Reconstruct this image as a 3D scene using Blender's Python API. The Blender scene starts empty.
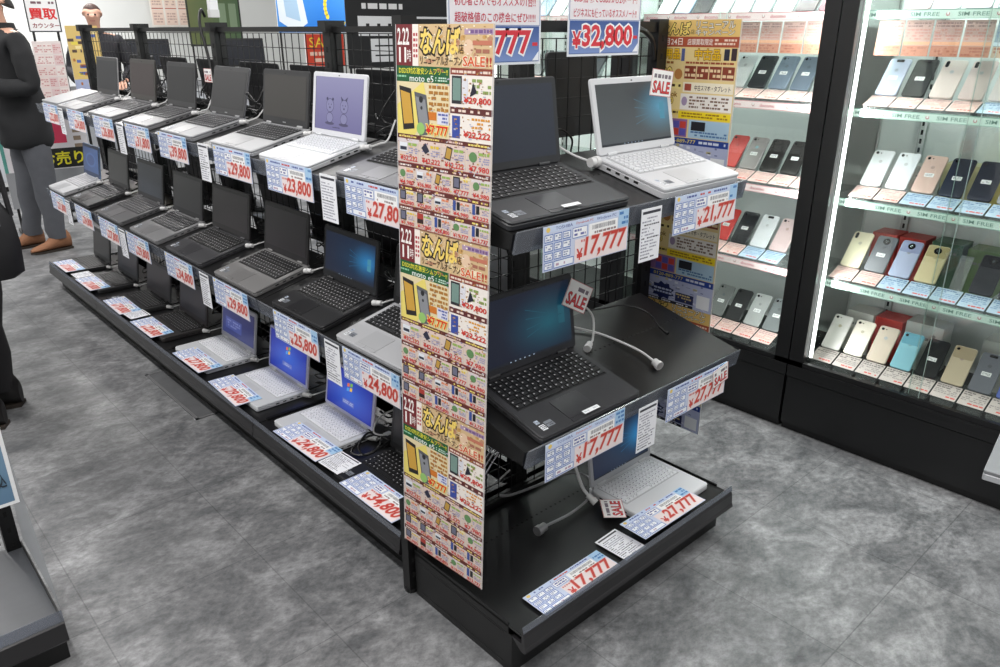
import bpy, math, random
from mathutils import Matrix, Vector
random.seed(7)
SC = bpy.context.scene
COL = SC.collection
PI = math.pi

# ------------------------------------------------------------------ camera
cam_d = bpy.data.cameras.new('camera')
cam_d.sensor_width = 36.0
cam_d.lens = 764 / 1000 * 36
cam_d.clip_start = .02
cam = bpy.data.objects.new('camera', cam_d)
COL.objects.link(cam)
pitch, head = math.atan(.397), math.radians(47.6)
Fw = Vector((math.cos(head)*math.cos(pitch), math.sin(head)*math.cos(pitch), -math.sin(pitch)))
Rt = Vector((math.sin(head), -math.cos(head), 0))
Up = Rt.cross(Fw)
cam.matrix_world = Matrix(((Rt.x, Up.x, -Fw.x, -.997), (Rt.y, Up.y, -Fw.y, -1.05), (Rt.z, Up.z, -Fw.z, 1.48), (0, 0, 0, 1)))
SC.camera = cam

# ------------------------------------------------------------------ light
SC.view_settings.view_transform = 'Standard'
SC.view_settings.look = 'None'
SC.view_settings.gamma = 1
SC.view_settings.use_curve_mapping = False
SC.view_settings.exposure = 0.1
world = bpy.data.worlds.new('world')
SC.world = world
world.use_nodes = True
world.node_tree.nodes['Background'].inputs[0].default_value = (1, .99, .98, 1)
world.node_tree.nodes['Background'].inputs[1].default_value = .45

def area(name, loc, sx, sy, power, rot=(0, 0, 0), color=(1, .98, .96)):
    l = bpy.data.lights.new(name, 'AREA')
    l.shape = 'RECTANGLE'
    l.size, l.size_y, l.energy, l.color = sx, sy, power, color
    o = bpy.data.objects.new(name, l)
    o.location, o.rotation_euler = loc, rot
    COL.objects.link(o)
    return o
# rows of ceiling tubes over the aisles
for i, y in enumerate((-1.2, 1.2, 3.6, 6.2)):
    area('ceiling_tube_light', (-1.1, y, 2.9), .16, 1.5, 42)
    area('ceiling_tube_light', (1.25, y, 2.9), .16, 1.5, 27)
area('ceiling_tube_light', (3.6, 5.5, 2.9), .3, 1.6, 60)
area('ceiling_tube_light', (1.2, 8.0, 2.9), .3, 1.6, 70)

# ------------------------------------------------------------------ materials
def lin(c):
    return c/12.92 if c <= .04045 else ((c+.055)/1.055)**2.4
def rgb(r, g=None, b=None):
    if g is None:
        g = b = r
    return (lin(r/255), lin(g/255), lin(b/255))
_M = {}
def mat(name, col=(128, 128, 128), rough=.5, metal=0., noise=0., nscale=40., spec=.5, bump=0., emit=0., alpha=None, coat=0.):
    if name in _M:
        return _M[name]
    m = bpy.data.materials.new(name)
    m.use_nodes = True
    nt = m.node_tree
    b = nt.nodes['Principled BSDF']
    c = (*rgb(*col), 1)
    b.inputs['Base Color'].default_value = c
    b.inputs['Roughness'].default_value = rough
    b.inputs['Metallic'].default_value = metal
    b.inputs['Specular IOR Level'].default_value = spec
    if coat:
        b.inputs['Coat Weight'].default_value = coat
        b.inputs['Coat Roughness'].default_value = .05
    if noise or bump:
        tc = nt.nodes.new('ShaderNodeTexCoord')
        n = nt.nodes.new('ShaderNodeTexNoise')
        n.inputs['Scale'].default_value = nscale
        n.inputs['Detail'].default_value = 4
        nt.links.new(tc.outputs['Object'], n.inputs['Vector'])
        if noise:
            mx = nt.nodes.new('ShaderNodeMix')
            mx.data_type = 'RGBA'
            mx.inputs['A'].default_value = tuple(x*(1-noise) for x in c[:3]) + (1,)
            mx.inputs['B'].default_value = tuple(min(1, x*(1+noise)) for x in c[:3]) + (1,)
            nt.links.new(n.outputs['Fac'], mx.inputs['Factor'])
            nt.links.new(mx.outputs['Result'], b.inputs['Base Color'])
        if bump:
            bp = nt.nodes.new('ShaderNodeBump')
            bp.inputs['Strength'].default_value = bump
            bp.inputs['Distance'].default_value = .002
            nt.links.new(n.outputs['Fac'], bp.inputs['Height'])
            nt.links.new(bp.outputs['Normal'], b.inputs['Normal'])
    if emit:
        b.inputs['Emission Color'].default_value = c
        b.inputs['Emission Strength'].default_value = emit
    if alpha is not None:
        b.inputs['Alpha'].default_value = alpha
    _M[name] = m
    return m

def glassy(name, tint, gloss=.06, opaque=0., rough=.02):
    """thin clear sheet: mostly transparent, a little gloss and a little body"""
    if name in _M:
        return _M[name]
    m = bpy.data.materials.new(name)
    m.use_nodes = True
    nt = m.node_tree
    for n in list(nt.nodes):
        nt.nodes.remove(n)
    out = nt.nodes.new('ShaderNodeOutputMaterial')
    tr = nt.nodes.new('ShaderNodeBsdfTransparent')
    tr.inputs[0].default_value = (*rgb(*tint), 1)
    gl = nt.nodes.new('ShaderNodeBsdfGlossy')
    gl.inputs['Roughness'].default_value = rough
    df = nt.nodes.new('ShaderNodeBsdfDiffuse')
    df.inputs[0].default_value = (*rgb(*tint), 1)
    m1 = nt.nodes.new('ShaderNodeMixShader')
    m2 = nt.nodes.new('ShaderNodeMixShader')
    m1.inputs[0].default_value = opaque
    nt.links.new(tr.outputs[0], m1.inputs[1])
    nt.links.new(df.outputs[0], m1.inputs[2])
    m2.inputs[0].default_value = gloss
    nt.links.new(m1.outputs[0], m2.inputs[1])
    nt.links.new(gl.outputs[0], m2.inputs[2])
    nt.links.new(m2.outputs[0], out.inputs[0])
    _M[name] = m
    return m

def attr_mat(name, rough=.4, emit=0., spec=.5):
    if name in _M:
        return _M[name]
    m = bpy.data.materials.new(name)
    m.use_nodes = True
    nt = m.node_tree
    b = nt.nodes['Principled BSDF']
    a = nt.nodes.new('ShaderNodeAttribute')
    a.attribute_name = 'Col'
    b.inputs['Roughness'].default_value = rough
    b.inputs['Specular IOR Level'].default_value = spec
    if emit:
        b.inputs['Base Color'].default_value = (.012, .012, .014, 1)
        nt.links.new(a.outputs['Color'], b.inputs['Emission Color'])
        b.inputs['Emission Strength'].default_value = emit
    else:
        nt.links.new(a.outputs['Color'], b.inputs['Base Color'])
    _M[name] = m
    return m
PRINT = attr_mat('printed_paper', .45)
SCREEN = attr_mat('lit_display', .35, emit=.85)

M_BLACK = mat('black_steel', (14, 14, 15), .45, noise=.25, nscale=30, bump=.05)
M_BLACK2 = mat('black_wire', (15, 15, 16), .4)
M_DECK = mat('black_deck', (21, 21, 22), .34, noise=.2, nscale=14, bump=.04)
M_LIP = mat('smoky_lip', (34, 33, 35), .3, spec=.6)
M_RAIL = glassy('clear_price_rail', (190, 195, 205), gloss=.10, opaque=.16, rough=.2)
M_SILV = mat('silver_plastic', (176, 178, 182), .38, metal=.25)
M_WHITE = mat('white_plastic', (226, 227, 230), .42)
M_WHITEC = mat('white_cable_sleeve', (205, 205, 205), .35)
M_DARKC = mat('black_cable_sleeve', (20, 20, 21), .4)
M_CHROME = mat('chrome', (200, 200, 205), .18, metal=1)

# ------------------------------------------------------------------ mesh builder
class MB:
    def __init__(s):
        s.v, s.f, s.m, s.c = [], [], [], []
        s.M = None
        s.col = (1, 1, 1)
    def P(s, p):
        p = Vector(p)
        if s.M is not None:
            p = s.M @ p
        s.v.append(tuple(p))
        return len(s.v)-1
    def F(s, idx, mi=0, col=None):
        s.f.append(tuple(idx)); s.m.append(mi)
        s.c.append(col if col is not None else s.col)
    def poly(s, pts, mi=0, col=None):
        s.F([s.P(p) for p in pts], mi, col)
    def box(s, x0, y0, z0, x1, y1, z1, mi=0, col=None):
        i = [s.P(p) for p in ((x0,y0,z0),(x1,y0,z0),(x1,y1,z0),(x0,y1,z0),(x0,y0,z1),(x1,y0,z1),(x1,y1,z1),(x0,y1,z1))]
        for q in ((0,3,2,1),(4,5,6,7),(0,1,5,4),(1,2,6,5),(2,3,7,6),(3,0,4,7)):
            s.F([i[k] for k in q], mi, col)
    def slab(s, w, d, h, r=.006, ch=.0015, x0=None, y0=0., z0=0., mi=0, col=None, seg=3):
        """rounded rectangle plate, w along x (centred unless x0), d along y from y0, chamfered top and bottom"""
        if x0 is None:
            x0 = -w/2
        def ring(ins, z):
            rr = max(r-ins, 1e-4)
            pts = []
            for cx, cy, a0 in ((x0+w-r, y0+d-r, 0), (x0+r, y0+d-r, 90), (x0+r, y0+r, 180), (x0+w-r, y0+r, 270)):
                for k in range(seg+1):
                    a = math.radians(a0+90*k/seg)
                    pts.append((cx+rr*math.cos(a), cy+rr*math.sin(a), z))
            return [s.P(p) for p in pts]
        R = [ring(ch, z0), ring(0, z0+ch), ring(0, z0+h-ch), ring(ch, z0+h)]
        n = len(R[0])
        s.F(R[0][::-1], mi, col); s.F(R[3], mi, col)
        for a, b in zip(R, R[1:]):
            for k in range(n):
                s.F((a[k], a[(k+1) % n], b[(k+1) % n], b[k]), mi, col)
    def prism(s, prof, a, b, axis='x', mi=0, col=None):
        """profile extruded; axis x: prof=(y,z); axis y: prof=(x,z); axis z: prof=(x,y)"""
        def p(q, t):
            return {'x': (t, q[0], q[1]), 'y': (q[0], t, q[1]), 'z': (q[0], q[1], t)}[axis]
        A = [s.P(p(q, a)) for q in prof]; B = [s.P(p(q, b)) for q in prof]
        n = len(prof)
        s.F(A, mi, col); s.F(B[::-1], mi, col)
        for k in range(n):
            s.F((A[k], B[k], B[(k+1) % n], A[(k+1) % n]), mi, col)
    def loft(s, rings, caps=True, mi=0, col=None):
        R = [[s.P(p) for p in r] for r in rings]
        n = len(R[0])
        for a, b in zip(R, R[1:]):
            for k in range(n):
                s.F((a[k], a[(k+1) % n], b[(k+1) % n], b[k]), mi, col)
        if caps:
            s.F(R[0][::-1], mi, col); s.F(R[-1], mi, col)
    def tube(s, pts, r, n=6, mi=0, col=None):
        pts = [Vector(p) for p in pts]
        rings = []
        prev = None
        for i, p in enumerate(pts):
            t = (pts[min(i+1, len(pts)-1)] - pts[max(i-1, 0)])
            if t.length < 1e-9:
                t = Vector((0, 0, 1))
            t.normalize()
            if prev is None:
                a = t.cross(Vector((0, 0, 1)))
                if a.length < .05:
                    a = t.cross(Vector((1, 0, 0)))
            else:
                a = prev - t*prev.dot(t)
            a.normalize(); prev = a
            b = t.cross(a)
            rr = r[i] if isinstance(r, (list, tuple)) else r
            rings.append([p + a*rr*math.cos(2*PI*(k+.5)/n) + b*rr*math.sin(2*PI*(k+.5)/n) for k in range(n)])
        s.loft(rings, True, mi, col)
    def cyl(s, a, b, r, n=12, r2=None, mi=0, col=None):
        s.tube([a, b], [r, r if r2 is None else r2], n, mi, col)
    def build(s, name, mats, parent=None, smooth=False):
        me = bpy.data.meshes.new(name)
        me.from_pydata(s.v, [], s.f)
        mats = mats if isinstance(mats, (list, tuple)) else [mats]
        for m in mats:
            me.materials.append(m)
        if len(mats) > 1:
            me.polygons.foreach_set('material_index', s.m)
        if any(m in (PRINT, SCREEN) for m in mats):
            ca = me.color_attributes.new('Col', 'FLOAT_COLOR', 'CORNER')
            flat = []
            for f, c in zip(s.f, s.c):
                if isinstance(c[0], (tuple, list)):
                    for q in c:
                        flat += [*q, 1.]
                else:
                    flat += [*c, 1.]*len(f)
            ca.data.foreach_set('color', flat)
        if smooth:
            me.polygons.foreach_set('use_smooth', [True]*len(me.polygons))
            try:
                me.set_sharp_from_angle(angle=math.radians(40))
            except Exception:
                pass
        me.update()
        o = bpy.data.objects.new(name, me)
        COL.objects.link(o)
        if parent is not None:
            o.parent = parent
        return o

def spline(pts, k=8):
    P = [Vector(p) for p in pts]
    P = [P[0]*2-P[1]] + P + [P[-1]*2-P[-2]]
    out = []
    for i in range(1, len(P)-2):
        for j in range(k):
            t = j/k
            a, b, c, d = P[i-1:i+3]
            out.append(.5*((2*b)+(c-a)*t+(2*a-5*b+4*c-d)*t*t+(3*b-a-3*c+d)*t**3))
    out.append(P[-2])
    return out

def tag(o, label=None, cat=None, group=None, kind=None):
    if label: o['label'] = label
    if cat: o['category'] = cat
    if group: o['group'] = group
    if kind: o['kind'] = kind
    return o
def thing(name, label, cat, M=None, group=None):
    o = bpy.data.objects.new(name, None)
    o.empty_display_size = .05
    COL.objects.link(o)
    if M is not None:
        o.matrix_world = M
    return tag(o, label, cat, group)
def T(x, y, z): return Matrix.Translation((x, y, z))
def RX(a): return Matrix.Rotation(a, 4, 'X')
def RY(a): return Matrix.Rotation(a, 4, 'Y')
def RZ(a): return Matrix.Rotation(a, 4, 'Z')

# ------------------------------------------------------------------ printed sheets
_TX = {}
def text_mesh(s, off=0.):
    k = (s, off)
    if k in _TX:
        return _TX[k]
    c = bpy.data.curves.new('tx', 'FONT')
    c.body = s; c.offset = off; c.resolution_u = 2; c.size = 1
    o = bpy.data.objects.new('tx', c)
    COL.objects.link(o)
    dg = bpy.context.evaluated_depsgraph_get()
    dg.update()
    ev = o.evaluated_get(dg)
    me = ev.to_mesh()
    vs = [(v.co.x, v.co.y) for v in me.vertices]
    fs = [tuple(p.vertices) for p in me.polygons]
    ev.to_mesh_clear()
    bpy.data.objects.remove(o); bpy.data.curves.remove(c)
    _TX[k] = (vs, fs)
    return _TX[k]

class Canvas(MB):
    """flat print in the xy plane (x right, y up, facing +z), drawn in thin layers"""
    def __init__(s, w, h, bg=(255, 255, 255), th=.0012, M=None, L=.00018):
        super().__init__()
        s.w, s.h, s.L = w, h, L
        s.M = M
        s.box(0, 0, -th, w, h, 0, col=rgb(*bg))
    def r(s, x0, y0, x1, y1, c, l=1):
        z = l*s.L
        s.poly([(x0, y0, z), (x1, y0, z), (x1, y1, z), (x0, y1, z)], col=rgb(*c))
    def poly2(s, pts, c, l=1):
        z = l*s.L
        s.poly([(x, y, z) for x, y in pts], col=rgb(*c))
    def disc(s, x, y, rx, ry, c, l=1, n=14):
        s.poly2([(x+rx*math.cos(2*PI*k/n), y+ry*math.sin(2*PI*k/n)) for k in range(n)], c, l)
    def line(s, x0, y0, x1, y1, t, c, l=1):
        dx, dy = x1-x0, y1-y0
        d = math.hypot(dx, dy) or 1
        nx, ny = -dy/d*t/2, dx/d*t/2
        s.poly2([(x0-nx, y0-ny), (x1-nx, y1-ny), (x1+nx, y1+ny), (x0+nx, y0+ny)], c, l)
    def frame(s, x0, y0, x1, y1, t, c, l=1):
        s.r(x0, y0, x1, y0+t, c, l); s.r(x0, y1-t, x1, y1, c, l)
        s.r(x0, y0+t, x0+t, y1-t, c, l); s.r(x1-t, y0+t, x1, y1-t, c, l)
    def grad(s, fn, x0, y0, x1, y1, nx=12, ny=10, l=1):
        z = l*s.L
        for i in range(nx):
            for j in range(ny):
                q = [(i/nx, j/ny), ((i+1)/nx, j/ny), ((i+1)/nx, (j+1)/ny), (i/nx, (j+1)/ny)]
                s.poly([(x0+(x1-x0)*u, y0+(y1-y0)*v, z) for u, v in q], col=tuple(rgb(*fn(u, v)) for u, v in q))
    def t(s, txt, x0, y0, x1, y1, c, l=2, out=None, off=0.0, slant=0.):
        """text fitted to the box; out=(colour, offset) draws an outline one layer below"""
        vs, fs = text_mesh(txt, off)
        if not vs:
            return
        ax, bx = min(v[0] for v in vs), max(v[0] for v in vs)
        ay, by = min(v[1] for v in vs), max(v[1] for v in vs)
        sx, sy = (x1-x0)/(bx-ax), (y1-y0)/(by-ay)
        def put(vs, fs, col, l):
            z = l*s.L
            cc = rgb(*col)
            ids = [s.P((x0+(x-ax)*sx+(y-ay)*sy*slant, y0+(y-ay)*sy, z)) for x, y in vs]
            for f in fs:
                s.F([ids[i] for i in f], 0, cc)
        if out:
            ov, of = text_mesh(txt, off+out[1])
            put(ov, of, out[0], l)
            put(vs, fs, c, l+1)
        else:
            put(vs, fs, c, l)
    def scrib(s, x0, y0, x1, y1, c, rows=3, l=2, fill=.8, rnd=random):
        """rows of tiny marks standing for print too small to read"""
        rh = (y1-y0)/rows
        for j in range(rows):
            x = x0
            while x < x1-rh*.3:
                w = rh*rnd.uniform(.4, 1.5)
                if rnd.random() < fill:
                    s.r(x, y0+rh*j+rh*.22, min(x+w, x1), y0+rh*j+rh*.78, c, l)
                x += w+rh*.25

RED = (200, 66, 56); PINKW = (240, 226, 226); BLUEL = (96, 126, 190)
def price_card(price, M=None, w=.28, h=.098, name='price_card', label='', group=None, head='PC', seed=0, tilt=0):
    rn = random.Random(seed)
    c = Canvas(w, h, (206, 214, 236), .0012)
    X = lambda f: f*w
    Y = lambda f: f*h
    # heading line
    c.r(X(.0), Y(.86), X(1), Y(1), (205, 218, 242), 1)
    c.disc(X(.05), Y(.92), X(.022), Y(.055), (236, 205, 110), 2)
    if head == 'full':
        c.t('TOSHIBA', X(.13), Y(.89), X(.32), Y(.96), (60, 80, 150), 2)
        c.t('Dynabook PC', X(.36), Y(.89), X(.56), Y(.96), RED, 2)
        c.t('Windows PC', X(.60), Y(.89), X(.84), Y(.96), (60, 80, 150), 2)
    else:
        c.scrib(X(.12), Y(.88), X(.34), Y(.97), (80, 95, 160), 1, 2, .9, rn)
        c.scrib(X(.38), Y(.88), X(.56), Y(.97), (200, 80, 80), 1, 2, .9, rn)
        c.scrib(X(.60), Y(.88), X(.84), Y(.97), (80, 95, 160), 1, 2, .9, rn)
    c.r(X(.87), Y(.60), X(1), Y(1), (170, 205, 235), 2)
    c.scrib(X(.88), Y(.63), X(.99), Y(.98), (80, 130, 190), 3, 3, .7, rn)
    # spec grid
    for i, (a, b) in enumerate(((.01, .105), (.115, .2), (.21, .3))):
        for j in range(4):
            if j == 0 and i > 0:
                continue
            y0 = .03+.205*j
            x1 = b if not (j == 0) else .105
            c.r(X(a), Y(y0), X(x1), Y(y0+.175), (244, 246, 251), 2)
            c.frame(X(a), Y(y0), X(x1), Y(y0+.175), .0020, BLUEL, 3)
            c.scrib(X(a+.015), Y(y0+.03), X(x1-.01), Y(y0+.14), (140, 150, 185), 2, 3, .6, rn)
    c.r(X(.115), Y(.03), X(.34), Y(.205), (244, 246, 251), 2)
    c.frame(X(.115), Y(.03), X(.34), Y(.205), .0020, BLUEL, 3)
    c.scrib(X(.14), Y(.06), X(.31), Y(.16), (190, 160, 180), 1, 3, .6, rn)
    c.r(X(.32), Y(.6), X(.49), Y(.84), (250, 250, 252), 2)
    c.frame(X(.32), Y(.6), X(.49), Y(.84), .0014, BLUEL, 3)
    c.scrib(X(.34), Y(.63), X(.47), Y(.81), (110, 115, 170), 2, 3, .8, rn)
    # bar codes
    c.r(X(.51), Y(.56), X(.86), Y(.84), (250, 250, 250), 2)
    x = .55
    while x < .83:
        ww = rn.uniform(.003, .009)
        c.r(X(x), Y(.70), X(x+ww), Y(.80), (110, 110, 118), 3)
        x += ww+rn.uniform(.004, .009)
    c.scrib(X(.54), Y(.58), X(.84), Y(.67), (150, 130, 130), 1, 3, .8, rn)
    # price field
    c.r(X(.35), Y(.02), X(.99), Y(.56), PINKW, 3)
    c.scrib(X(.36), Y(.45), X(.58), Y(.55), (210, 130, 130), 1, 4, .8, rn)
    ptxt = price
    c.t('¥', X(.37), Y(.07), X(.445), Y(.34), RED, 4, off=.03)
    c.t(ptxt, X(.455), Y(.07), X(.95), Y(.56), RED, 5, out=((226, 168, 160), .03), off=.018, slant=.14)
    o = c.build(name, PRINT)
    if M is not None: o.matrix_world = M
    return tag(o, label, 'price card', group)

def spec_card(M, w=.078, h=.13, label='', group='narrow white spec sheets', seed=0):
    rn = random.Random(seed)
    c = Canvas(w, h, (240, 241, 246), .0008)
    c.r(w*.06, h*.90, w*.94, h*.95, (60, 60, 70), 1)
    y = .84
    while y > .06:
        bold = rn.random() < .25
        c.scrib(w*.06, h*(y-.045), w*rn.uniform(.6, .95), h*y, (70, 70, 80) if bold else (150, 150, 165), 1, 1, .9, rn)
        y -= .062
    o = c.build('spec_sheet', PRINT)
    o.matrix_world = M
    return tag(o, label, 'sign', group)
#MARK_ROOM
# ------------------------------------------------------------------ room
def floor_material():
    m = bpy.data.materials.new('slate_vinyl_tiles')
    m.use_nodes = True
    nt = m.node_tree
    N, Lk = nt.nodes, nt.links
    b = N['Principled BSDF']
    tc = N.new('ShaderNodeTexCoord')
    mp = N.new('ShaderNodeMapping')
    mp.inputs['Location'].default_value = (.25, .05, 0)
    Lk.new(tc.outputs['Object'], mp.inputs['Vector'])
    n1 = N.new('ShaderNodeTexNoise'); n1.inputs['Scale'].default_value = 5.5; n1.inputs['Detail'].default_value = 9; n1.inputs['Roughness'].default_value = .68
    n1.inputs['Distortion'].default_value = .5
    st = N.new('ShaderNodeMapping'); st.inputs['Scale'].default_value = (1, 1.35, 1); st.inputs['Rotation'].default_value = (0, 0, .7)
    Lk.new(tc.outputs['Object'], st.inputs['Vector']); Lk.new(st.outputs[0], n1.inputs['Vector'])
    r1 = N.new('ShaderNodeValToRGB')
    r1.color_ramp.elements[0].position = .34; r1.color_ramp.elements[0].color = (*rgb(88, 90, 92), 1)
    r1.color_ramp.elements[1].position = .68; r1.color_ramp.elements[1].color = (*rgb(156, 157, 158), 1)
    e = r1.color_ramp.elements.new(.5); e.color = (*rgb(119, 120, 121), 1)
    Lk.new(n1.outputs['Fac'], r1.inputs['Fac'])
    n2 = N.new('ShaderNodeTexNoise'); n2.inputs['Scale'].default_value = 34; n2.inputs['Detail'].default_value = 6; n2.inputs['Roughness'].default_value = .75
    Lk.new(st.outputs[0], n2.inputs['Vector'])
    r2 = N.new('ShaderNodeValToRGB')
    r2.color_ramp.elements[0].position = .36; r2.color_ramp.elements[0].color = (.60, .60, .61, 1)
    r2.color_ramp.elements[1].position = .62; r2.color_ramp.elements[1].color = (1.12, 1.12, 1.12, 1)
    Lk.new(n2.outputs['Fac'], r2.inputs['Fac'])
    mu = N.new('ShaderNodeMix'); mu.data_type = 'RGBA'; mu.blend_type = 'MULTIPLY'; mu.inputs['Factor'].default_value = 1
    Lk.new(r1.outputs[0], mu.inputs['A']); Lk.new(r2.outputs[0], mu.inputs['B'])
    br = N.new('ShaderNodeTexBrick')
    br.offset = 0.0; br.inputs['Scale'].default_value = 1
    br.inputs['Brick Width'].default_value = .457; br.inputs['Row Height'].default_value = .457
    br.inputs['Mortar Size'].default_value = .0018; br.inputs['Mortar Smooth'].default_value = .1
    br.inputs['Color1'].default_value = (.90, .90, .91, 1); br.inputs['Color2'].default_value = (1.07, 1.07, 1.07, 1)
    br.inputs['Mortar'].default_value = (.66, .66, .67, 1)
    Lk.new(mp.outputs[0], br.inputs['Vector'])
    m2 = N.new('ShaderNodeMix'); m2.data_type = 'RGBA'; m2.blend_type = 'MULTIPLY'; m2.inputs['Factor'].default_value = 1
    Lk.new(mu.outputs['Result'], m2.inputs['A']); Lk.new(br.outputs['Color'], m2.inputs['B'])
    Lk.new(m2.outputs['Result'], b.inputs['Base Color'])
    rr = N.new('ShaderNodeMapRange'); rr.inputs['To Min'].default_value = .30; rr.inputs['To Max'].default_value = .52
    Lk.new(n2.outputs['Fac'], rr.inputs['Value']); Lk.new(rr.outputs[0], b.inputs['Roughness'])
    bp = N.new('ShaderNodeBump'); bp.inputs['Strength'].default_value = .12; bp.inputs['Distance'].default_value = .003
    Lk.new(n2.outputs['Fac'], bp.inputs['Height']); Lk.new(bp.outputs[0], b.inputs['Normal'])
    return m
def struct(name, mb, m):
    o = mb.build(name, m)
    o['kind'] = 'structure'
    return o
b = MB(); b.box(-4, -4, -.05, 6.5, 9.6, 0); struct('floor', b, floor_material())
WALLM = mat('painted_wall', (226, 228, 226), .8, noise=.03, nscale=3)
b = MB(); b.box(-4, 9.5, 0, 6.5, 9.6, 3.0); struct('wall_back', b, WALLM)
b = MB(); b.box(6.4, -4, 0, 6.5, 9.5, 3.0); struct('wall_right', b, WALLM)
b = MB(); b.box(-4.1, -4, 0, -4, 9.6, 3.0); struct('wall_left', b, WALLM)
# service plate let into the floor
b = MB()
x0, y0, x1, y1 = -.045, 1.83, .048, 2.42
b.box(x0, y0, .0002, x1, y1, .0016, mi=0)
for q in ((x0, y0, x1, y0+.012), (x0, y1-.012, x1, y1), (x0, y0, x0+.012, y1), (x1-.012, y0, x1, y1)):
    b.box(q[0], q[1], .0004, q[2], q[3], .003, mi=1)
o = b.build('floor_hatch', [mat('hatch_infill', (92, 93, 95), .4, noise=.3, nscale=18), mat('hatch_edging', (150, 150, 152), .35, metal=.6)])
tag(o, 'grey floor access plate with a thin metal edge, beside the base of the long run', 'floor hatch')
o['kind'] = 'thing'

# ------------------------------------------------------------------ gondola pieces
TILT = math.atan(.235)
def wires(b, x0, x1, z0, z1, y, sp=.05, r=.0013):
    n = round((x1-x0)/sp)
    for i in range(n+1):
        x = x0+(x1-x0)*i/n
        b.box(x-r, y-r, z0, x+r, y+r, z1)
    n = round((z1-z0)/sp)
    for j in range(n+1):
        z = z0+(z1-z0)*j/n
        b.box(x0, y+r, z-r, x1, y+3*r, z+r)
def upright(b, x0, x1, y0, y1, z1):
    b.box(x0, y0, 0.0, x1, y1, z1)
    # column of slots on the face
    xm = (x0+x1)/2
    z = .05
    while z < z1-.03:
        b.box(xm-.004, y0-.0008, z, xm+.004, y0, z+.016, mi=1)
        z += .05
SLOT = mat('slot_shadow_steel', (8, 8, 8), .8)

def shelf(M, W, D, label, group=None, holes=True, slope=TILT, lipmat=None):
    t = thing('shelf', label, 'shelf', M @ RX(slope), group)
    b = MB()
    b.box(0, 0, -.004, W, D, 0)
    if holes:
        for k in range(int(W/.02)):
            b.box(.01+k*.02, D*.55, 0, .016+k*.02, D*.55+.006, .0003, mi=1)
    b.build('plate', [M_DECK, SLOT], t)
    b = MB(); b.box(0, -.003, -.04, W, 0, .0); b.box(0, 0, -.04, W, .012, -.037)
    b.build('front_lip', M_BLACK, t)
    for x in (0, W-.003):
        b = MB(); b.prism([(.0, -.004), (D, -.004), (D-.045, -.11), (.03, -.045), (0.001, -.04)], x, x+.003)
        b.build('bracket', M_BLACK, t)
    b = MB()
    b.prism([(-.006, -.044), (-.014, -.043), (-.012, .006), (-.009, .007), (-.006, 0)], .004, W-.004)
    b.build('price_rail', [M_RAIL], t)
    return t

def deck(M, W, D, label, group=None):
    t = thing('deck_shelf', label, 'shelf', M, group)
    b = MB()
    b.box(0, -.046, .138, W, D, .142)
    for k in range(int(W/.02)):
        b.box(.01+k*.02, D*.72, .142, .016+k*.02, D*.72+.006, .1423, mi=1)
    b.build('plate', [M_DECK, SLOT], t)
    for x in (0, W-.004):
        b = MB(); b.box(x, 0, .118, x+.004, D, .150); b.build('side_wall', M_BLACK, t)
    b = MB()
    prof = [(-.0125, .1178), (-.045, .092), (-.056, .092), (-.062, .098), (-.060, .106), (-.058, .110), (-.055, .138), (-.050, .151), (-.046, .151), (-.046, .118)]
    b.prism(prof, 0, W)
    b.build('front_lip', M_LIP, t)
    b = MB()
    b.prism([(-.052, .151), (-.0535, .151), (-.0495, .166), (-.048, .166)], .0, W)
    b.build('price_rail', [M_RAIL], t)
    return t

def base_box(M, W, D, label, group=None):
    t = thing('gondola_base', label, 'shelf base', M, group)
    b = MB()
    b.box(0, 0, .0, W, .003, .117); b.box(0, .003, .0, .003, D, .117); b.box(W-.003, .003, .0, W, D, .117)
    b.box(.003, .003, .10, W-.003, D, .103)
    b.build('kick_panel', M_BLACK, t)
    b = MB(); b.box(-.001, .03, .108, 0, D-.03, .112); b.box(-.001, .03, .018, 0, D-.03, .020)
    b.build('side_ridge', M_BLACK2, t)
    return t

# end unit (faces the camera side, -y)
W0 = .90
t = thing('mesh_gondola', 'black end frame of wire mesh between two slotted uprights, behind the two-tier end shelves', 'display frame')
for x0, x1 in ((.036, .078), (.945, .99)):
    b = MB(); upright(b, x0, x1, .395, .43, 1.51)
    b.build('upright', [M_BLACK, SLOT], t)
b = MB(); wires(b, .08, .94, .16, 1.46, .412)
b.build('mesh_panel', M_BLACK2, t)
b = MB(); b.box(.078, .402, 1.475, .945, .424, 1.503); b.build('top_rail', M_BLACK, t)
b = MB(); b.box(.078, .402, .0, .945, .428, .16); b.build('back_rail', M_BLACK, t)
for sx, xx in ((-1, .942),):
    b = MB(); b.tube(spline([(xx, .405, 1.40), (xx+sx*.02, .40, 1.45), (xx+sx*.06, .40, 1.478), (xx+sx*.10, .40, 1.485)], 5), .008, 6)
    b.build('hook_arm', M_BLACK, t)
base_box(T(0, 0, 0), W0, .39, 'low black base under the end deck of the display')
t = thing('base_foot', 'short slotted black post standing at the rear corner of the end base', 'shelf post')
b = MB(); upright(b, -.014, .018, .402, .432, .30); b.build('post', [M_BLACK, SLOT], t)
b = MB(); b.cyl((.002, .417, 0), (.002, .417, .012), .02, 12); b.build('levelling_foot', M_BLACK2, t)
deck(T(0, .012, 0), W0, .38, 'black bottom deck of the end unit with a smoky curved front lip')
shelf(T(0.045, .012, .605), W0-.025, .375, 'tilted black middle shelf of the end unit, its far half empty')
shelf(T(0.045, .055, 1.095), W0-.025, .33, 'tilted black top shelf of the end unit holding two open laptops')

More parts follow.
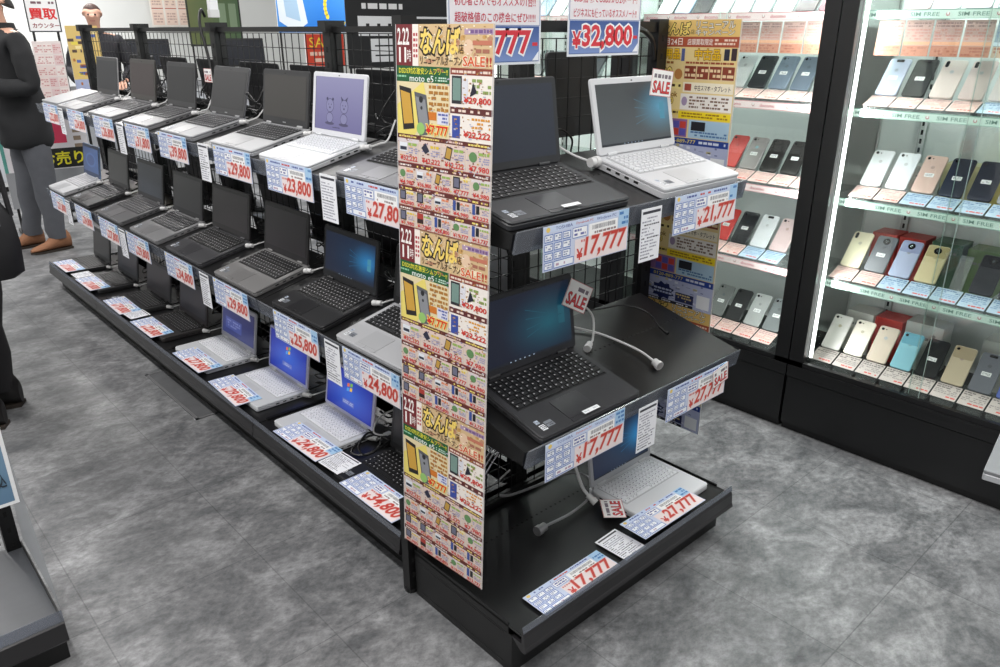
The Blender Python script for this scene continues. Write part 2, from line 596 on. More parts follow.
# long double-sided run, facing -x and +x, bays of .92 m
Y0, BAY, NB = .436, .92, 4
ORD = ['first', 'second', 'third', 'fourth', 'fifth', 'sixth', 'seventh', 'eighth', 'ninth', 'tenth']
t = thing('mesh_gondola', 'long black wire mesh frame with slotted uprights between the two sides of the laptop run', 'display frame')
for k in range(NB+1):
    yy = Y0+.02+BAY*k
    b = MB()
    b.box(.427, yy-.022, 0, .473, yy+.022, 1.505)
    z = .06
    while z < 1.46:
        b.box(.4262, yy-.006, z, .427, yy+.006, z+.018, mi=1); z += .05
    b.box(.412, yy-.024, 1.475, .488, yy+.024, 1.510)
    b.build('upright', [M_BLACK, SLOT], t)
for k in range(NB):
    ya, yb = Y0+.045+BAY*k, Y0+BAY*(k+1)-.005
    b = MB()
    b.M = T(.45, yb, 0) @ RZ(-PI/2)
    wires(b, 0, yb-ya, .16, 1.47, 0)
    b.build('mesh_panel', M_BLACK2, t)
    b = MB(); b.box(.438, ya, 1.474, .462, yb, 1.492); b.build('top_rail', M_BLACK, t)
BAYN = ['bay next to the corner posters', 'second bay from the corner posters', 'third bay from the corner posters', 'far end bay']
for k in range(NB):
    ya, yb = Y0+.025+BAY*k, Y0+.025+BAY*(k+1)-.004
    R = lambda x, z=0: T(x, yb, z) @ RZ(-PI/2)
    W = yb-ya
    base_box(R(.05), W, .37, 'black base of the long laptop run, '+BAYN[k])
    deck(R(.055), W, .36, 'black bottom deck of the laptop run with smoky lip, '+BAYN[k])
    shelf(R(.085, .603), W, .335, 'tilted black middle shelf of the laptop run, '+BAYN[k], holes=False)
    shelf(R(.128, 1.085), W, .295, 'tilted black top shelf of the laptop run, '+BAYN[k], holes=False)
    # the other side of the run, seen through the mesh
    R2 = lambda x, z=0: T(x, ya, z) @ RZ(PI/2)
    shelf(R2(.80, 1.09), W, .295, 'black top shelf on the back side of the run, '+BAYN[k], holes=False)
    shelf(R2(.84, .603), W, .335, 'black middle shelf on the back side of the run, '+BAYN[k], holes=False)
    base_box(R2(.88), W, .37, 'black base on the back side of the run, '+BAYN[k])
    deck(R2(.87), W, .36, 'black bottom deck on the back side of the run, '+BAYN[k])
#MARK_LAPTOPS
# ------------------------------------------------------------------ laptops
def lerp(a, b, t): return tuple(a[i]+(b[i]-a[i])*t for i in range(3))
def scr_win10(u, v):
    base = lerp((16, 28, 52), (20, 62, 92), max(0, 1-abs(u-.72)*1.6)*max(0, 1-abs(v-.5)*1.5))
    d = math.hypot((u-.88)*1.4, v-.55)
    return tuple(min(255, c+g*max(0, 1-d*2.1)) for c, g in zip(base, (22, 80, 112)))
def scr_win10g(u, v):
    g = .55-.25*v
    base = (88*g+30, 98*g+30, 105*g+30)
    d = math.hypot((u-.88)*1.3, v-.58)
    return tuple(min(255, c+q*max(0, 1-d*2.0)) for c, q in zip(base, (20, 85, 115)))
def scr_teal(u, v):
    d = math.hypot((u-.75)*1.1, v-.45)
    return lerp((9, 18, 38), (22, 88, 104), max(0, 1-d*1.7))
def scr_win7(u, v):
    d = math.hypot(u-.5, (v-.45))
    return lerp((60, 110, 215), (24, 40, 150), min(1, d*1.5+.15*v))
def scr_navy(u, v): return lerp((52, 62, 120), (24, 26, 74), v*.6+u*.3)
def scr_purple(u, v): return lerp((118, 114, 160), (150, 148, 186), v)
def scr_blue(u, v): return lerp((34, 62, 110), (46, 80, 134), u)
def flat(c): return lambda u, v: c

def draw_screen(kind, c, w, h):
    f = {'win10': scr_win10, 'win10g': scr_win10g, 'teal': scr_teal, 'win7': scr_win7, 'navy': scr_navy,
         'purple': scr_purple, 'blue': scr_blue}[kind]
    c.grad(f, 0, 0, w, h, 16, 12)
    if kind in ('win10', 'win10g', 'teal'):
        x0 = w*.86
        for dx, dy in ((0, .51), (0, .36)):
            c.poly2([(x0, h*dy), (x0+w*.07, h*(dy-.012)), (x0+w*.07, h*(dy+.14)), (x0, h*(dy+.125))], (70, 140, 165) if kind != 'teal' else (24, 84, 100), 2)
        for a in (.30, .42, .58, .72):
            c.poly2([(x0, h*.50), (w*.5, h*a), (w*.5, h*(a+.012))], lerp(f(.7, .5), (60, 130, 160), .07), 2)
        c.r(0, 0, w, h*.035, (18, 24, 34), 2)
        for k in range(6):
            c.r(w*(.30+.05*k), h*.01, w*(.315+.05*k), h*.026, (150, 170, 190), 3)
    if kind == 'win7':
        for (dx, dy, col) in ((-.055, .03, (225, 110, 60)), (.012, .055, (120, 180, 70)), (-.06, -.085, (80, 160, 230)), (.006, -.06, (240, 190, 60))):
            x, y = w*(.5+dx), h*(.6+dy)
            c.poly2([(x, y), (x+w*.05, y+h*.012), (x+w*.056, y+h*.10), (x+.006*w, y+h*.085)], col, 2)
        c.r(w*.36, h*.18, w*.62, h*.30, (95, 110, 190), 2)
        c.scrib(w*.38, h*.2, w*.6, h*.28, (170, 180, 220), 2, 3, .7)
    if kind == 'navy':
        c.r(w*.1, h*.18, w*.62, h*.55, (64, 76, 140), 2)
        c.scrib(w*.13, h*.25, w*.58, h*.5, (120, 128, 180), 3, 3, .5)
    if kind == 'blue':
        c.disc(w*.5, h*.5, w*.34, h*.30, (60, 92, 146), 2, 24)
        c.disc(w*.5, h*.5, w*.26, h*.22, (36, 64, 116), 3, 24)
    if kind == 'purple':
        # two small line drawings of round animals
        for cx, ear in ((.33, 0), (.63, 1)):
            for rx, ry, cy, l, col in ((.085, .13, .47, 2, (66, 64, 96)), (.078, .12, .47, 3, (140, 138, 178)),
                                       (.075, .10, .24, 2, (66, 64, 96)), (.068, .09, .24, 3, (140, 138, 178)), (.1, .03, .13, 2, (84, 80, 112))):
                c.disc(w*cx, h*cy, w*rx, h*ry, col, l, 20)
            for sx in (-1, 1):
                if ear:
                    c.poly2([(w*(cx+sx*.05), h*.56), (w*(cx+sx*.075), h*.66), (w*(cx+sx*.02), h*.6)], (66, 64, 96), 4)
                else:
                    c.disc(w*(cx+sx*.06), h*.59, w*.02, h*.03, (66, 64, 96), 4)
                c.disc(w*(cx+sx*.028), h*.49, w*.008, h*.012, (50, 48, 76), 4, 8)
            c.disc(w*cx, h*.43, w*.015, h*.02, (66, 64, 96), 4, 8)
        c.scrib(w*.40, h*.045, w*.58, h*.08, (66, 64, 96), 1, 2, .9)
    if kind == 'purple':
        c.r(0, 0, w*.01, h, (60, 58, 90), 2)

def laptop(M, label, w=.35, d=.235, body=(60, 60, 63), deckc=None, keyc=(24, 24, 26), keymark=True, lidc=None, bezel=(28, 28, 30), lean=21,
           screen=None, off=(42, 43, 46), L=None, th=.021, pad=True, stickers=True, numpad=False, metal=.1, logo=False, bz=(.014, .026), lidlen=None, offrough=.35, ):
    t = thing('laptop', label, 'laptop', M, 'open laptops on the display shelves')
    key = '%d_%d_%d' % tuple(int(x) for x in body)
    mb_ = mat('laptop_shell_'+key, body, .42, metal=metal)
    dk = deckc or body
    md = mat('laptop_deck_%d_%d_%d' % tuple(dk), dk, .45, metal=metal)
    b = MB()
    b.slab(w, d, th*.62, r=.010, ch=.002)
    b.slab(w, d, th*.38, r=.010, ch=.003, z0=th*.62, mi=1)
    # ports on both sides, feet
    for s_ in (-1, 1):
        for k in range(4):
            x = s_*w/2
            b.box(min(x, x+s_*.0006), d*(.35+.13*k), th*.30, max(x, x+s_*.0006), d*(.35+.13*k)+.014, th*.52, mi=2)
    b.build('base', [mb_, md, mat('port_dark', (14, 14, 15), .6)], t)
    # keyboard
    rows = 7
    kx0, kx1 = -w/2+.022, w/2-.022
    ky0, ky1 = d*.43, d*.90
    b = MB()
    b.box(kx0-.003, ky0-.003, th-.0005, kx1+.003, ky1+.003, th+.0006, mi=0)
    rn = random.Random(3)
    n = 18 if numpad else 16
    rh = (ky1-ky0)/rows
    for j in range(rows):
        x = kx0
        widths = [1]*n
        if j == 0: widths = [1.2, 1.1, 1, 4.6] + [1]*(n-9) + [1.2]
        if j == 1: widths = [1.7]+[1]*(n-3)+[1.6]
        if j == 2: widths = [1.4]+[1]*(n-2)
        tot = sum(widths)
        u = (kx1-kx0)/tot
        for q in widths:
            y0 = ky0+rh*j+.0012
            y1 = ky0+rh*(j+1)-.0012
            b.box(x+.0012, y0, th+.0006, x+q*u-.0012, y1, th+.0028, mi=1)
            if keymark:
                b.box(x+.004, y0+rh*.42, th+.0028, x+.004+min(.0045, u*.35), y0+rh*.62, th+.0029, mi=2)
            x += q*u
    kb = mat('key_%d_%d_%d' % tuple(keyc), keyc, .5)
    km = mat('key_legend_light', (170, 170, 172), .5) if sum(keyc) < 300 else mat('key_legend_dark', (120, 120, 130), .5)
    tray = mat('tray_%d_%d_%d' % tuple(keyc), tuple(int(c*.8) for c in keyc), .55)
    b.build('keyboard', [tray, kb, km], t)
    if pad:
        b = MB()
        pw = .10
        px = -.02 if not numpad else -.035
        b.slab(pw, d*.30, .0012, r=.004, ch=.0004, x0=px-pw/2, y0=d*.07, z0=th-.0002)
        b.slab(pw*.47, d*.05, .0014, r=.002, ch=.0003, x0=px-pw/2, y0=d*.015, z0=th-.0002)
        b.slab(pw*.47, d*.05, .0014, r=.002, ch=.0003, x0=px+pw*.03, y0=d*.015, z0=th-.0002)
        b.build('touchpad', mat('pad_%d_%d_%d' % tuple(dk), tuple(max(0, min(255, int(c*.93+3))) for c in dk), .3), t)
    if stickers:
        for (sx, sy, sw, sh, cc) in ((-w/2+.022, .018, .016, .018, (225, 228, 232)), (-w/2+.042, .022, .024, .020, (120, 125, 132)), (-w/2+.022, .042, .012, .012, (180, 190, 205))):
            c = Canvas(sw, sh, cc, .0002, M=T(sx, sy, th+.0004))
            c.scrib(.001, .002, sw-.001, sh-.002, (60, 60, 70), 3, 1, .8, rn)
            c.build('sticker', PRINT, t)
    # hinges
    a = math.radians(90-lean)
    HM = T(0, d-.012, th+.002) @ RX(a)
    for s_ in (-1, 1):
        b = MB(); b.cyl((s_*w*.34-.018, d-.010, th+.002), (s_*w*.34+.018, d-.010, th+.002), .0065, 10)
        b.build('hinge', mb_, t, smooth=True)
    L_ = lidlen or d*.81
    lc = lidc or body
    b = MB(); b.M = HM
    b.slab(w, L_, .0055, r=.010, ch=.0015, z0=-.0065)
    b.slab(w-.004, L_-.004, .0022, r=.008, ch=.0006, y0=.002, z0=-.0015, mi=1)
    bx, by = bz
    by *= .85
    # rubber feet, camera dot
    b.box(-.003, L_-by*.6, .0007, .003, L_-by*.6+.003, .0012, mi=2)
    lid = b.build('lid', [mat('lid_%d_%d_%d' % tuple(lc), lc, .4, metal=metal), mat('bezel_%d_%d_%d' % tuple(bezel), bezel, .42), mat('port_dark', (14, 14, 15), .6)], t)
    sw, sh = w-2*bx-.004, L_-2*by
    SM = HM @ T(-sw/2, by*1.15, .0012)
    if screen:
        c = Canvas(sw, sh, (20, 22, 30), .0006, M=SM)
        draw_screen(screen, c, sw, sh)
        c.build('screen', SCREEN, lid)
    else:
        b = MB(); b.M = SM
        b.box(0, 0, -.0006, sw, sh, .0002)
        b.build('screen', mat('dark_display_%d' % off[0]+'_%d' % off[2], off, offrough, spec=.6), lid)
    if logo:
        b = MB(); b.M = HM @ T(0, by*.45, .0008)
        b.box(-.011, -.002, 0, .011, .002, .0003)
        b.build('emblem', mat('emblem_silver', (170, 172, 176), .3, metal=.6), lid)
    return t

def run_M(xf, yc, z, tilt=TILT): return T(xf, yc, z) @ RZ(-PI/2) @ RX(tilt)
SIL, DSIL, WHT, BLK, GRY = (182, 184, 188), (142, 144, 148), (200, 202, 205), (30, 31, 33), (88, 89, 93)
def on_shelf(row, front):      # x of the laptop front edge, z of the shelf surface there
    if row == 'top': return .128+front*math.cos(TILT), 1.085+front*math.sin(TILT), TILT
    if row == 'middle': return .085+front*math.cos(TILT), .603+front*math.sin(TILT), TILT
    return .055+front, .1432, 0
RUN = [
 # row, centre y, front offset, look, keywords
 ('top', .70, .004, 'grey laptop with black keys', dict(body=GRY, bezel=(30, 30, 32), w=.36)),
 ('top', 1.185, .0, 'white laptop with two animal drawings on a violet screen', dict(body=WHT, keyc=(222, 224, 228), lidc=WHT, bezel=(214, 215, 220), screen='purple', w=.325, d=.222, stickers=False, bz=(.018, .020), lidlen=.20)),
 ('top', 1.58, .008, 'silver laptop with black keys and a switched-off screen', dict(body=(160, 161, 163), keyc=(44, 45, 47), lidc=(52, 52, 54), bezel=(50, 50, 52), off=(60, 58, 56), w=.34, offrough=.5, stickers=False, logo=True)),
 ('top', 2.07, .006, 'silver laptop with a dark panel and a grey palm rest', dict(body=(132, 133, 136), keyc=(60, 60, 63), lidc=GRY, bezel=(56, 56, 58), off=(42, 42, 44), w=.325, offrough=.5, logo=True, lean=28)),
 ('top', 2.54, .006, 'grey laptop with a slate lid and grey keys', dict(body=(112, 112, 114), keyc=(70, 70, 72), lidc=(58, 58, 60), bezel=(54, 54, 56), off=(38, 38, 40), w=.325, offrough=.5)),
 ('top', 3.03, .008, 'grey laptop with a brownish dark screen', dict(body=(122, 122, 124), keyc=(84, 84, 86), lidc=(66, 64, 62), bezel=(62, 60, 58), off=(60, 52, 52), w=.345, offrough=.5)),
 ('top', 3.55, .002, 'silver laptop with its pale lid edge showing', dict(body=(140, 140, 142), keyc=(104, 104, 106), lidc=(170, 170, 172), bezel=(60, 60, 62), off=(46, 47, 50), w=.345, offrough=.5)),
 ('middle', .70, .001, 'silver laptop with black keys and a wide touchpad', dict(body=(176, 177, 180), keyc=(20, 20, 22), bezel=(24, 24, 26), w=.345, numpad=False)),
 ('middle', 1.12, .001, 'black laptop with a blue light-beam wallpaper', dict(body=(38, 38, 40), keyc=(22, 22, 23), bezel=(30, 31, 34), screen='win10', w=.335, d=.225, logo=False)),
 ('middle', 1.585, .001, 'dark grey laptop with a switched-off reddish-black screen', dict(body=(118, 117, 117), keyc=(24, 24, 26), lidc=(44, 40, 42), bezel=(40, 38, 40), off=(46, 40, 46), w=.345)),
 ('middle', 2.07, .001, 'black laptop with a black screen and black palm rest', dict(body=(58, 58, 61), keyc=(20, 20, 21), lidc=(40, 36, 38), bezel=(34, 32, 34), off=(42, 34, 40), w=.365)),
 ('middle', 2.53, .001, 'grey laptop with a black lid', dict(body=(122, 122, 124), keyc=(50, 50, 52), lidc=(40, 40, 42), bezel=(36, 36, 40), off=(40, 40, 46), w=.345)),
 ('middle', 3.01, .001, 'grey laptop with a bluish dark screen', dict(body=(96, 96, 98), keyc=(66, 66, 68), lidc=(44, 46, 50), bezel=(42, 42, 46), off=(60, 68, 80), w=.36, offrough=.4)),
 ('middle', 3.50, .001, 'small black laptop with a black lid', dict(body=(52, 52, 54), keyc=(36, 36, 38), lidc=(34, 34, 36), off=(36, 36, 38), w=.33)),
 ('middle', 3.95, .001, 'slim silver laptop with a blue screen', dict(body=(188, 189, 192), keyc=(172, 172, 176), lidc=(130, 160, 200), bezel=(40, 56, 90), screen='blue', w=.31, d=.225, keymark=False, stickers=False)),
 ('bottom', .70, -.02, 'black laptop with black keys behind a flat price card', dict(body=BLK, keyc=(24, 24, 25), w=.36)),
 ('bottom', 1.16, .000, 'white laptop with a blue screen and four-colour flag', dict(body=WHT, keyc=(226, 227, 231), lidc=(214, 204, 222), bezel=(196, 196, 222), screen='win7', w=.325, d=.225, stickers=False, bz=(.012, .016))),
 ('bottom', 1.62, .000, 'white laptop with a blue screen and small flag', dict(body=WHT, keyc=(226, 227, 231), lidc=(214, 204, 222), bezel=(190, 192, 222), screen='win7', w=.325, d=.225, stickers=False, bz=(.012, .016))),
 ('bottom', 2.09, .000, 'white laptop with a dim navy screen', dict(body=WHT, keyc=(226, 227, 231), lidc=SIL, bezel=(170, 170, 180), screen='navy', w=.345, d=.23, stickers=False)),
 ('bottom', 2.56, -.005, 'brownish black laptop with its cable looped at the corner', dict(body=(46, 43, 43), keyc=(22, 22, 23), lidc=(58, 50, 52), bezel=(46, 42, 46), off=(42, 42, 54), w=.335, d=.22)),
 ('bottom', 3.02, -.005, 'black laptop with a matte charcoal lid', dict(body=(40, 40, 41), keyc=(26, 26, 27), lidc=(64, 64, 66), bezel=(52, 50, 54), off=(48, 46, 52), w=.34, d=.22)),
 ('bottom', 3.50, -.005, 'small black laptop with a bluish black screen', dict(body=(36, 36, 38), keyc=(26, 26, 27), lidc=(50, 52, 56), bezel=(44, 46, 50), off=(46, 50, 58), w=.335, d=.22)),
 ('bottom', 3.97, -.005, 'small black laptop with a slate screen', dict(body=(36, 36, 38), keyc=(28, 28, 29), lidc=(44, 46, 48), bezel=(44, 46, 48), off=(52, 54, 58), w=.32, d=.22)),
]
cnt = {'top': 0, 'middle': 0, 'bottom': 0}
for row, yc, front, look, kw in RUN:
    xf, z, ti = on_shelf(row, front)
    kw = dict(kw)
    if row == 'bottom': kw['lean'] = 9
    label = '%s, %s along the %s shelf from the corner posters' % (look, ORD[cnt[row]], row)
    if len(label.split()) > 16:
        label = '%s, %s on the %s shelf' % (look, ORD[cnt[row]], row)
    cnt[row] += 1
    laptop(run_M(xf, yc, z+.0006, ti), label, **kw)
# closed silver laptop at the far end of the top shelf
t = thing('laptop', 'closed silver laptop lying at the far end of the top shelf', 'laptop', run_M(.128+.01, 3.90, 1.088), 'open laptops on the display shelves')
del t['group']
b = MB(); b.slab(.33, .23, .014, r=.012, ch=.002); b.build('base', M_SILV, t)
b = MB(); b.slab(.33, .23, .010, r=.012, ch=.002, z0=.015); b.build('lid', mat('lid_pale', (150, 151, 153), .4, metal=.1), t)
b = MB(); b.cyl((-.12, .225, .0145), (.12, .225, .0145), .006); b.build('hinge', M_SILV, t)

# end unit laptops (fronts face -y)
def end_M(xc, row, front=0., yaw=0.):
    if row == 'top': y0, z0, ti = .055, 1.0955, TILT
    elif row == 'middle': y0, z0, ti = .012, .6055, TILT
    else: y0, z0, ti = .012, .1432, 0
    return T(xc, y0+front*math.cos(ti), z0+front*math.sin(ti)+.0006) @ RX(ti) @ RZ(yaw)
laptop(end_M(.235, 'top', .006), 'black laptop with a blank dark screen on the end unit top shelf', w=.385, d=.245, body=(46, 47, 50), keyc=(20, 20, 22), bezel=(46, 47, 50), off=(40, 46, 60), offrough=.4, bz=(.014, .020), lidlen=.205)
laptop(end_M(.712, 'top', -.005), 'white laptop with a grey-blue wallpaper and SALE tag on the end unit top shelf', w=.335, d=.235, body=(196, 197, 200), deckc=(196, 197, 200), keyc=(204, 205, 208), bezel=(206, 207, 210), lidc=(206, 207, 210), screen='win10g', bz=(.016, .022), th=.028, lidlen=.195, lean=26)
laptop(end_M(.272, 'middle', -.005), 'black laptop with a teal wallpaper on the end unit middle shelf', w=.358, d=.245, body=(50, 50, 53), keyc=(26, 26, 28), bezel=(40, 41, 46), screen='teal', bz=(.014, .020), lidlen=.205)
laptop(end_M(.715, 'bottom', .010), 'white laptop with a dark blue wallpaper on the bottom deck of the end unit', w=.30, d=.235, body=(190, 191, 194), deckc=(214, 215, 218), keyc=(226, 227, 230), bezel=(168, 170, 174), lidc=(180, 180, 184), screen='win10', lean=9, bz=(.014, .022), stickers=False, pad=False)
for M_, nm in ((end_M(.235, 'top', .006), 'top'), (end_M(.272, 'middle', -.005), 'middle')):
    c = Canvas(.055, .012, (236, 238, 240), .0003, M=M_ @ T(-.03, .006, .0275))
    c.scrib(.004, .002, .05, .010, (205, 207, 212), 1, 1, .9)
    tag(c.build('paper_label', PRINT), 'thin white paper strip on the touchpad edge of the end unit %s shelf laptop' % nm, 'label')

# the back side of the run, seen through the wire mesh
k = 0
for y in (.75, 1.22, 1.7, 2.15, 2.62, 3.1, 3.55):
    laptop(T(.80-.012, y, 1.0935) @ RZ(PI/2) @ RX(TILT), 'dark laptop on the back side of the run, %s behind the wire mesh' % ORD[k],
           w=.35, body=(34, 34, 36), keymark=False, stickers=False, screen=None)
    k += 1
for k, y in enumerate((1.3, 1.75, 2.2, 2.65, 3.1, 3.6)):
    laptop(T(.84-.012, y, .606) @ RZ(PI/2) @ RX(TILT), 'dark laptop on the back side middle shelf, %s behind the wire mesh' % ORD[k],
           w=.35, body=(30, 30, 32), keymark=False, stickers=False, screen=None)
laptop(T(.84-.012, .80, .606) @ RZ(PI/2) @ RX(TILT), 'white laptop on the back side middle shelf, seen through the end mesh', w=.34, body=WHT, lidc=WHT, keyc=(226, 227, 231), keymark=False, stickers=False)
for o_ in (('black flat stand behind the end mesh beside the white laptop', .62, .83), ('black flat stand behind the end mesh near the dark laptop', .485, .57)):
    t = thing('tablet_stand', o_[0], 'stand', T((o_[1]+o_[2])/2, .52, 1.185))
    w_ = o_[2]-o_[1]
    b = MB(); b.M = RX(PI/2-.08); b.slab(w_, .235, .012, r=.012, ch=.002, y0=.004); b.build('panel', mat('flat_black', (26, 27, 28), .5), t)
    b = MB(); b.prism([(0, .002), (.05, .002), (.022, .14)], -.01, .01); b.build('back_prop', M_BLACK, t)
#MARK_CARDS
# ------------------------------------------------------------------ price cards
def hang_end(price, x0, ztop, y, label, h=.098, w=.28, lean=.06, **k):
    return price_card(price, M=T(x0, y-.002, ztop-h) @ RX(PI/2+lean*0) @ T(0, 0, 0), w=w, h=h, label=label, group=None, **k)
hang_end('17,777', .115, 1.10, .036, 'price card reading 17,777 under the dark laptop on the end unit top shelf', head='full', seed=1)
hang_end('21,777', .575, 1.10, .036, 'price card reading 21,777 at the top shelf corner of the end unit', seed=2)
hang_end('17,777', .092, .612, -.008, 'price card reading 17,777 hanging from the middle shelf of the end unit', head='full', seed=3)
hang_end('27,777', .552, .60, -.008, 'price card reading 27,777 under a SALE tag on the middle shelf edge', seed=4)
spec_card(T(.444, .034, .958) @ RX(PI/2), label='narrow white spec sheet hanging between the two top price cards of the end unit', seed=5)
spec_card(T(.428, -.012, .458) @ RX(PI/2), label='narrow white spec sheet hanging from the middle shelf of the end unit', seed=6)
# run cards face -x
def hang_run(x, yhi, ztop, price, label, w=.29, h=.10, seed=0):
    return price_card(price, M=T(x, yhi, ztop-h) @ RZ(-PI/2) @ RX(PI/2), w=w, h=h, label=label, seed=seed)
def spec_run(x, yhi, ztop, label, w=.085, h=.135, seed=0):
    return spec_card(T(x, yhi, ztop-h) @ RZ(-PI/2) @ RX(PI/2), w, h, label, seed=seed)
TOPC = [(.795, '27,800'), (1.265, '23,800'), (1.665, '29,800'), (2.20, '39,800'), (2.59, '31,800'), (3.045, '26,800'), (3.48, '24,800'), (3.95, '22,800')]
for k, (y, p) in enumerate(TOPC):
    hang_run(.108, y, 1.105, p, 'price card reading %s, %s on the top shelf edge from the corner posters' % (p, ORD[k]), seed=20+k)
for k, y in enumerate((.925, 1.795, 2.70, 3.64)):
    spec_run(.106, y, 1.10, 'white spec sheet hanging from the top shelf edge, %s from the corner posters' % ORD[k], seed=30+k)
MIDC = [(.805, '24,800'), (1.24, '25,800'), (1.725, '29,800'), (2.215, '34,800'), (2.70, '29,800'), (3.11, '27,800'), (3.52, '24,800'), (4.00, '21,800')]
for k, (y, p) in enumerate(MIDC):
    hang_run(.064, y, .612, p, 'price card reading %s, %s on the middle shelf edge from the corner posters' % (p, ORD[k]), seed=40+k)
for k, y in enumerate((.905, 1.85, 2.80, 3.70)):
    spec_run(.062, y, .608, 'white spec sheet hanging from the middle shelf edge, %s from the corner posters' % ORD[k], seed=50+k)
# cards lying flat on the bottom deck, their heads towards the back
DECKC = [(.80, '34,800', .015, .1625, 0), (1.245, '24,800', .018, .1630, 0.02), (1.80, '29,800', .018, .1630, -.05), (2.19, '27,800', .022, .1630, 0), (2.72, '22,800', .018, .1625, 0), (3.14, '19,800', .02, .1625, -.02), (3.64, '19,800', .02, .1625, .0), (4.10, '17,800', .02, .1625, 0)]
for k, (y, p, x, z, yaw) in enumerate(DECKC):
    price_card(p, M=T(x-.004, y, z+.0042) @ RZ(-PI/2+yaw), w=.285, h=.105, label='price card reading %s lying flat on the bottom deck, %s from the corner posters' % (p, ORD[k]), seed=60+k)
for k, (y, yaw) in enumerate(((.955, .06), (2.86, .03), (3.76, .02))):
    spec_card(T(.026, y, .1664) @ RZ(-PI/2+yaw), .11, .095, 'white spec sheet lying on the bottom deck, %s from the corner posters' % ORD[k], seed=70+k)
# end deck
price_card('17,777', M=T(.085, -.034, .151) @ RZ(0.0), w=.282, h=.085, label='price card reading 17,777 lying on the empty front of the end deck', seed=80)
price_card('27,777', M=T(.478, -.030, .1762) @ RZ(-.01), w=.285, h=.092, label='price card reading 27,777 lying on the white laptop of the end deck', seed=81)
spec_card(T(.395, -.032, .1495) @ RZ(.03), .09, .11, 'white spec sheet lying between two price cards on the end deck', seed=82)

def sale_tag(M, label, s=1.):
    w, h = .075*s, .055*s
    c = Canvas(w, h, (244, 242, 240), .0012)
    c.frame(0, 0, w, h, .0016, (190, 110, 110), 1)
    c.scrib(w*.1, h*.62, w*.9, h*.88, (120, 110, 120), 1, 2, .9)
    c.t('SALE', w*.10, h*.12, w*.9, h*.56, (214, 62, 66), 2, out=((120, 30, 34), .03), off=.01)
    o = c.build('sale_tag', PRINT)
    o.matrix_world = M
    return tag(o, label, 'tag', None)
sale_tag(T(.745, .262, 1.318) @ RX(PI/2) @ RZ(-.12), 'small white SALE tag hooked on the lid corner of the white laptop', 1.25)
sale_tag(T(.395, .235, .812) @ RX(PI/2) @ RZ(-.5), 'small white SALE tag tilted on the lid corner of the teal-screen laptop', 1.35)
sale_tag(T(.765, -.0145, .535) @ RX(PI/2) @ RZ(.15), 'small SALE tag stuck over the 27,777 price card on the middle shelf')
sale_tag(T(.530, .078, .1675) @ RZ(.85), 'small SALE tag lying on the corner of the white laptop on the end deck', 1.2)
sale_tag(T(.385, 2.33, 1.275) @ RZ(-PI/2) @ RX(PI/2), 'small SALE tag clipped on the lid of the fourth laptop of the top shelf')
#MARK_POSTERS
# ------------------------------------------------------------------ corner posters
GOLD, MAROON, CREAM = (214, 172, 92), (118, 38, 44), (226, 208, 192)
def product(c, x, y, w, h, kind, l=3):
    if kind == 0:
        c.r(x, y, x+w, y+h, (44, 40, 44), l); c.r(x+w*.15, y+h*.12, x+w*.85, y+h*.88, (110, 110, 130), l+1)
    elif kind == 1:
        c.poly2([(x, y+h*.1), (x+w*.7, y), (x+w, y+h*.9), (x+w*.3, y+h)], (52, 44, 42), l)
        c.poly2([(x+w*.12, y+h*.18), (x+w*.66, y+h*.1), (x+w*.88, y+h*.8), (x+w*.34, y+h*.9)], (190, 150, 70), l+1)
    elif kind == 2:
        c.disc(x+w*.35, y+h*.5, w*.28, h*.48, (34, 32, 34), l, 12); c.disc(x+w*.75, y+h*.45, w*.26, h*.42, (34, 32, 34), l, 12)
        c.disc(x+w*.35, y+h*.5, w*.16, h*.34, (236, 220, 200), l+1, 12)
    elif kind == 3:
        c.r(x, y+h*.2, x+w, y+h*.85, (228, 232, 238), l); c.r(x+w*.08, y+h*.3, x+w*.92, y+h*.55, (46, 50, 66), l+1)
    elif kind == 4:
        c.r(x, y, x+w*.42, y+h, (56, 80, 150), l); c.r(x+w*.55, y+h*.1, x+w, y+h*.9, (30, 30, 36), l)
    elif kind == 5:
        c.poly2([(x, y+h*.6), (x+w*.5, y+h*.2), (x+w, y+h*.45), (x+w*.5, y+h)], (46, 46, 66), l)
    elif kind == 6:
        c.r(x, y, x+w, y+h*.45, (52, 30, 30), l); c.r(x, y+h*.45, x+w, y+h, (170, 60, 50), l)
    else:
        c.disc(x+w*.5, y+h*.5, w*.45, h*.35, (100, 140, 90), l, 12)

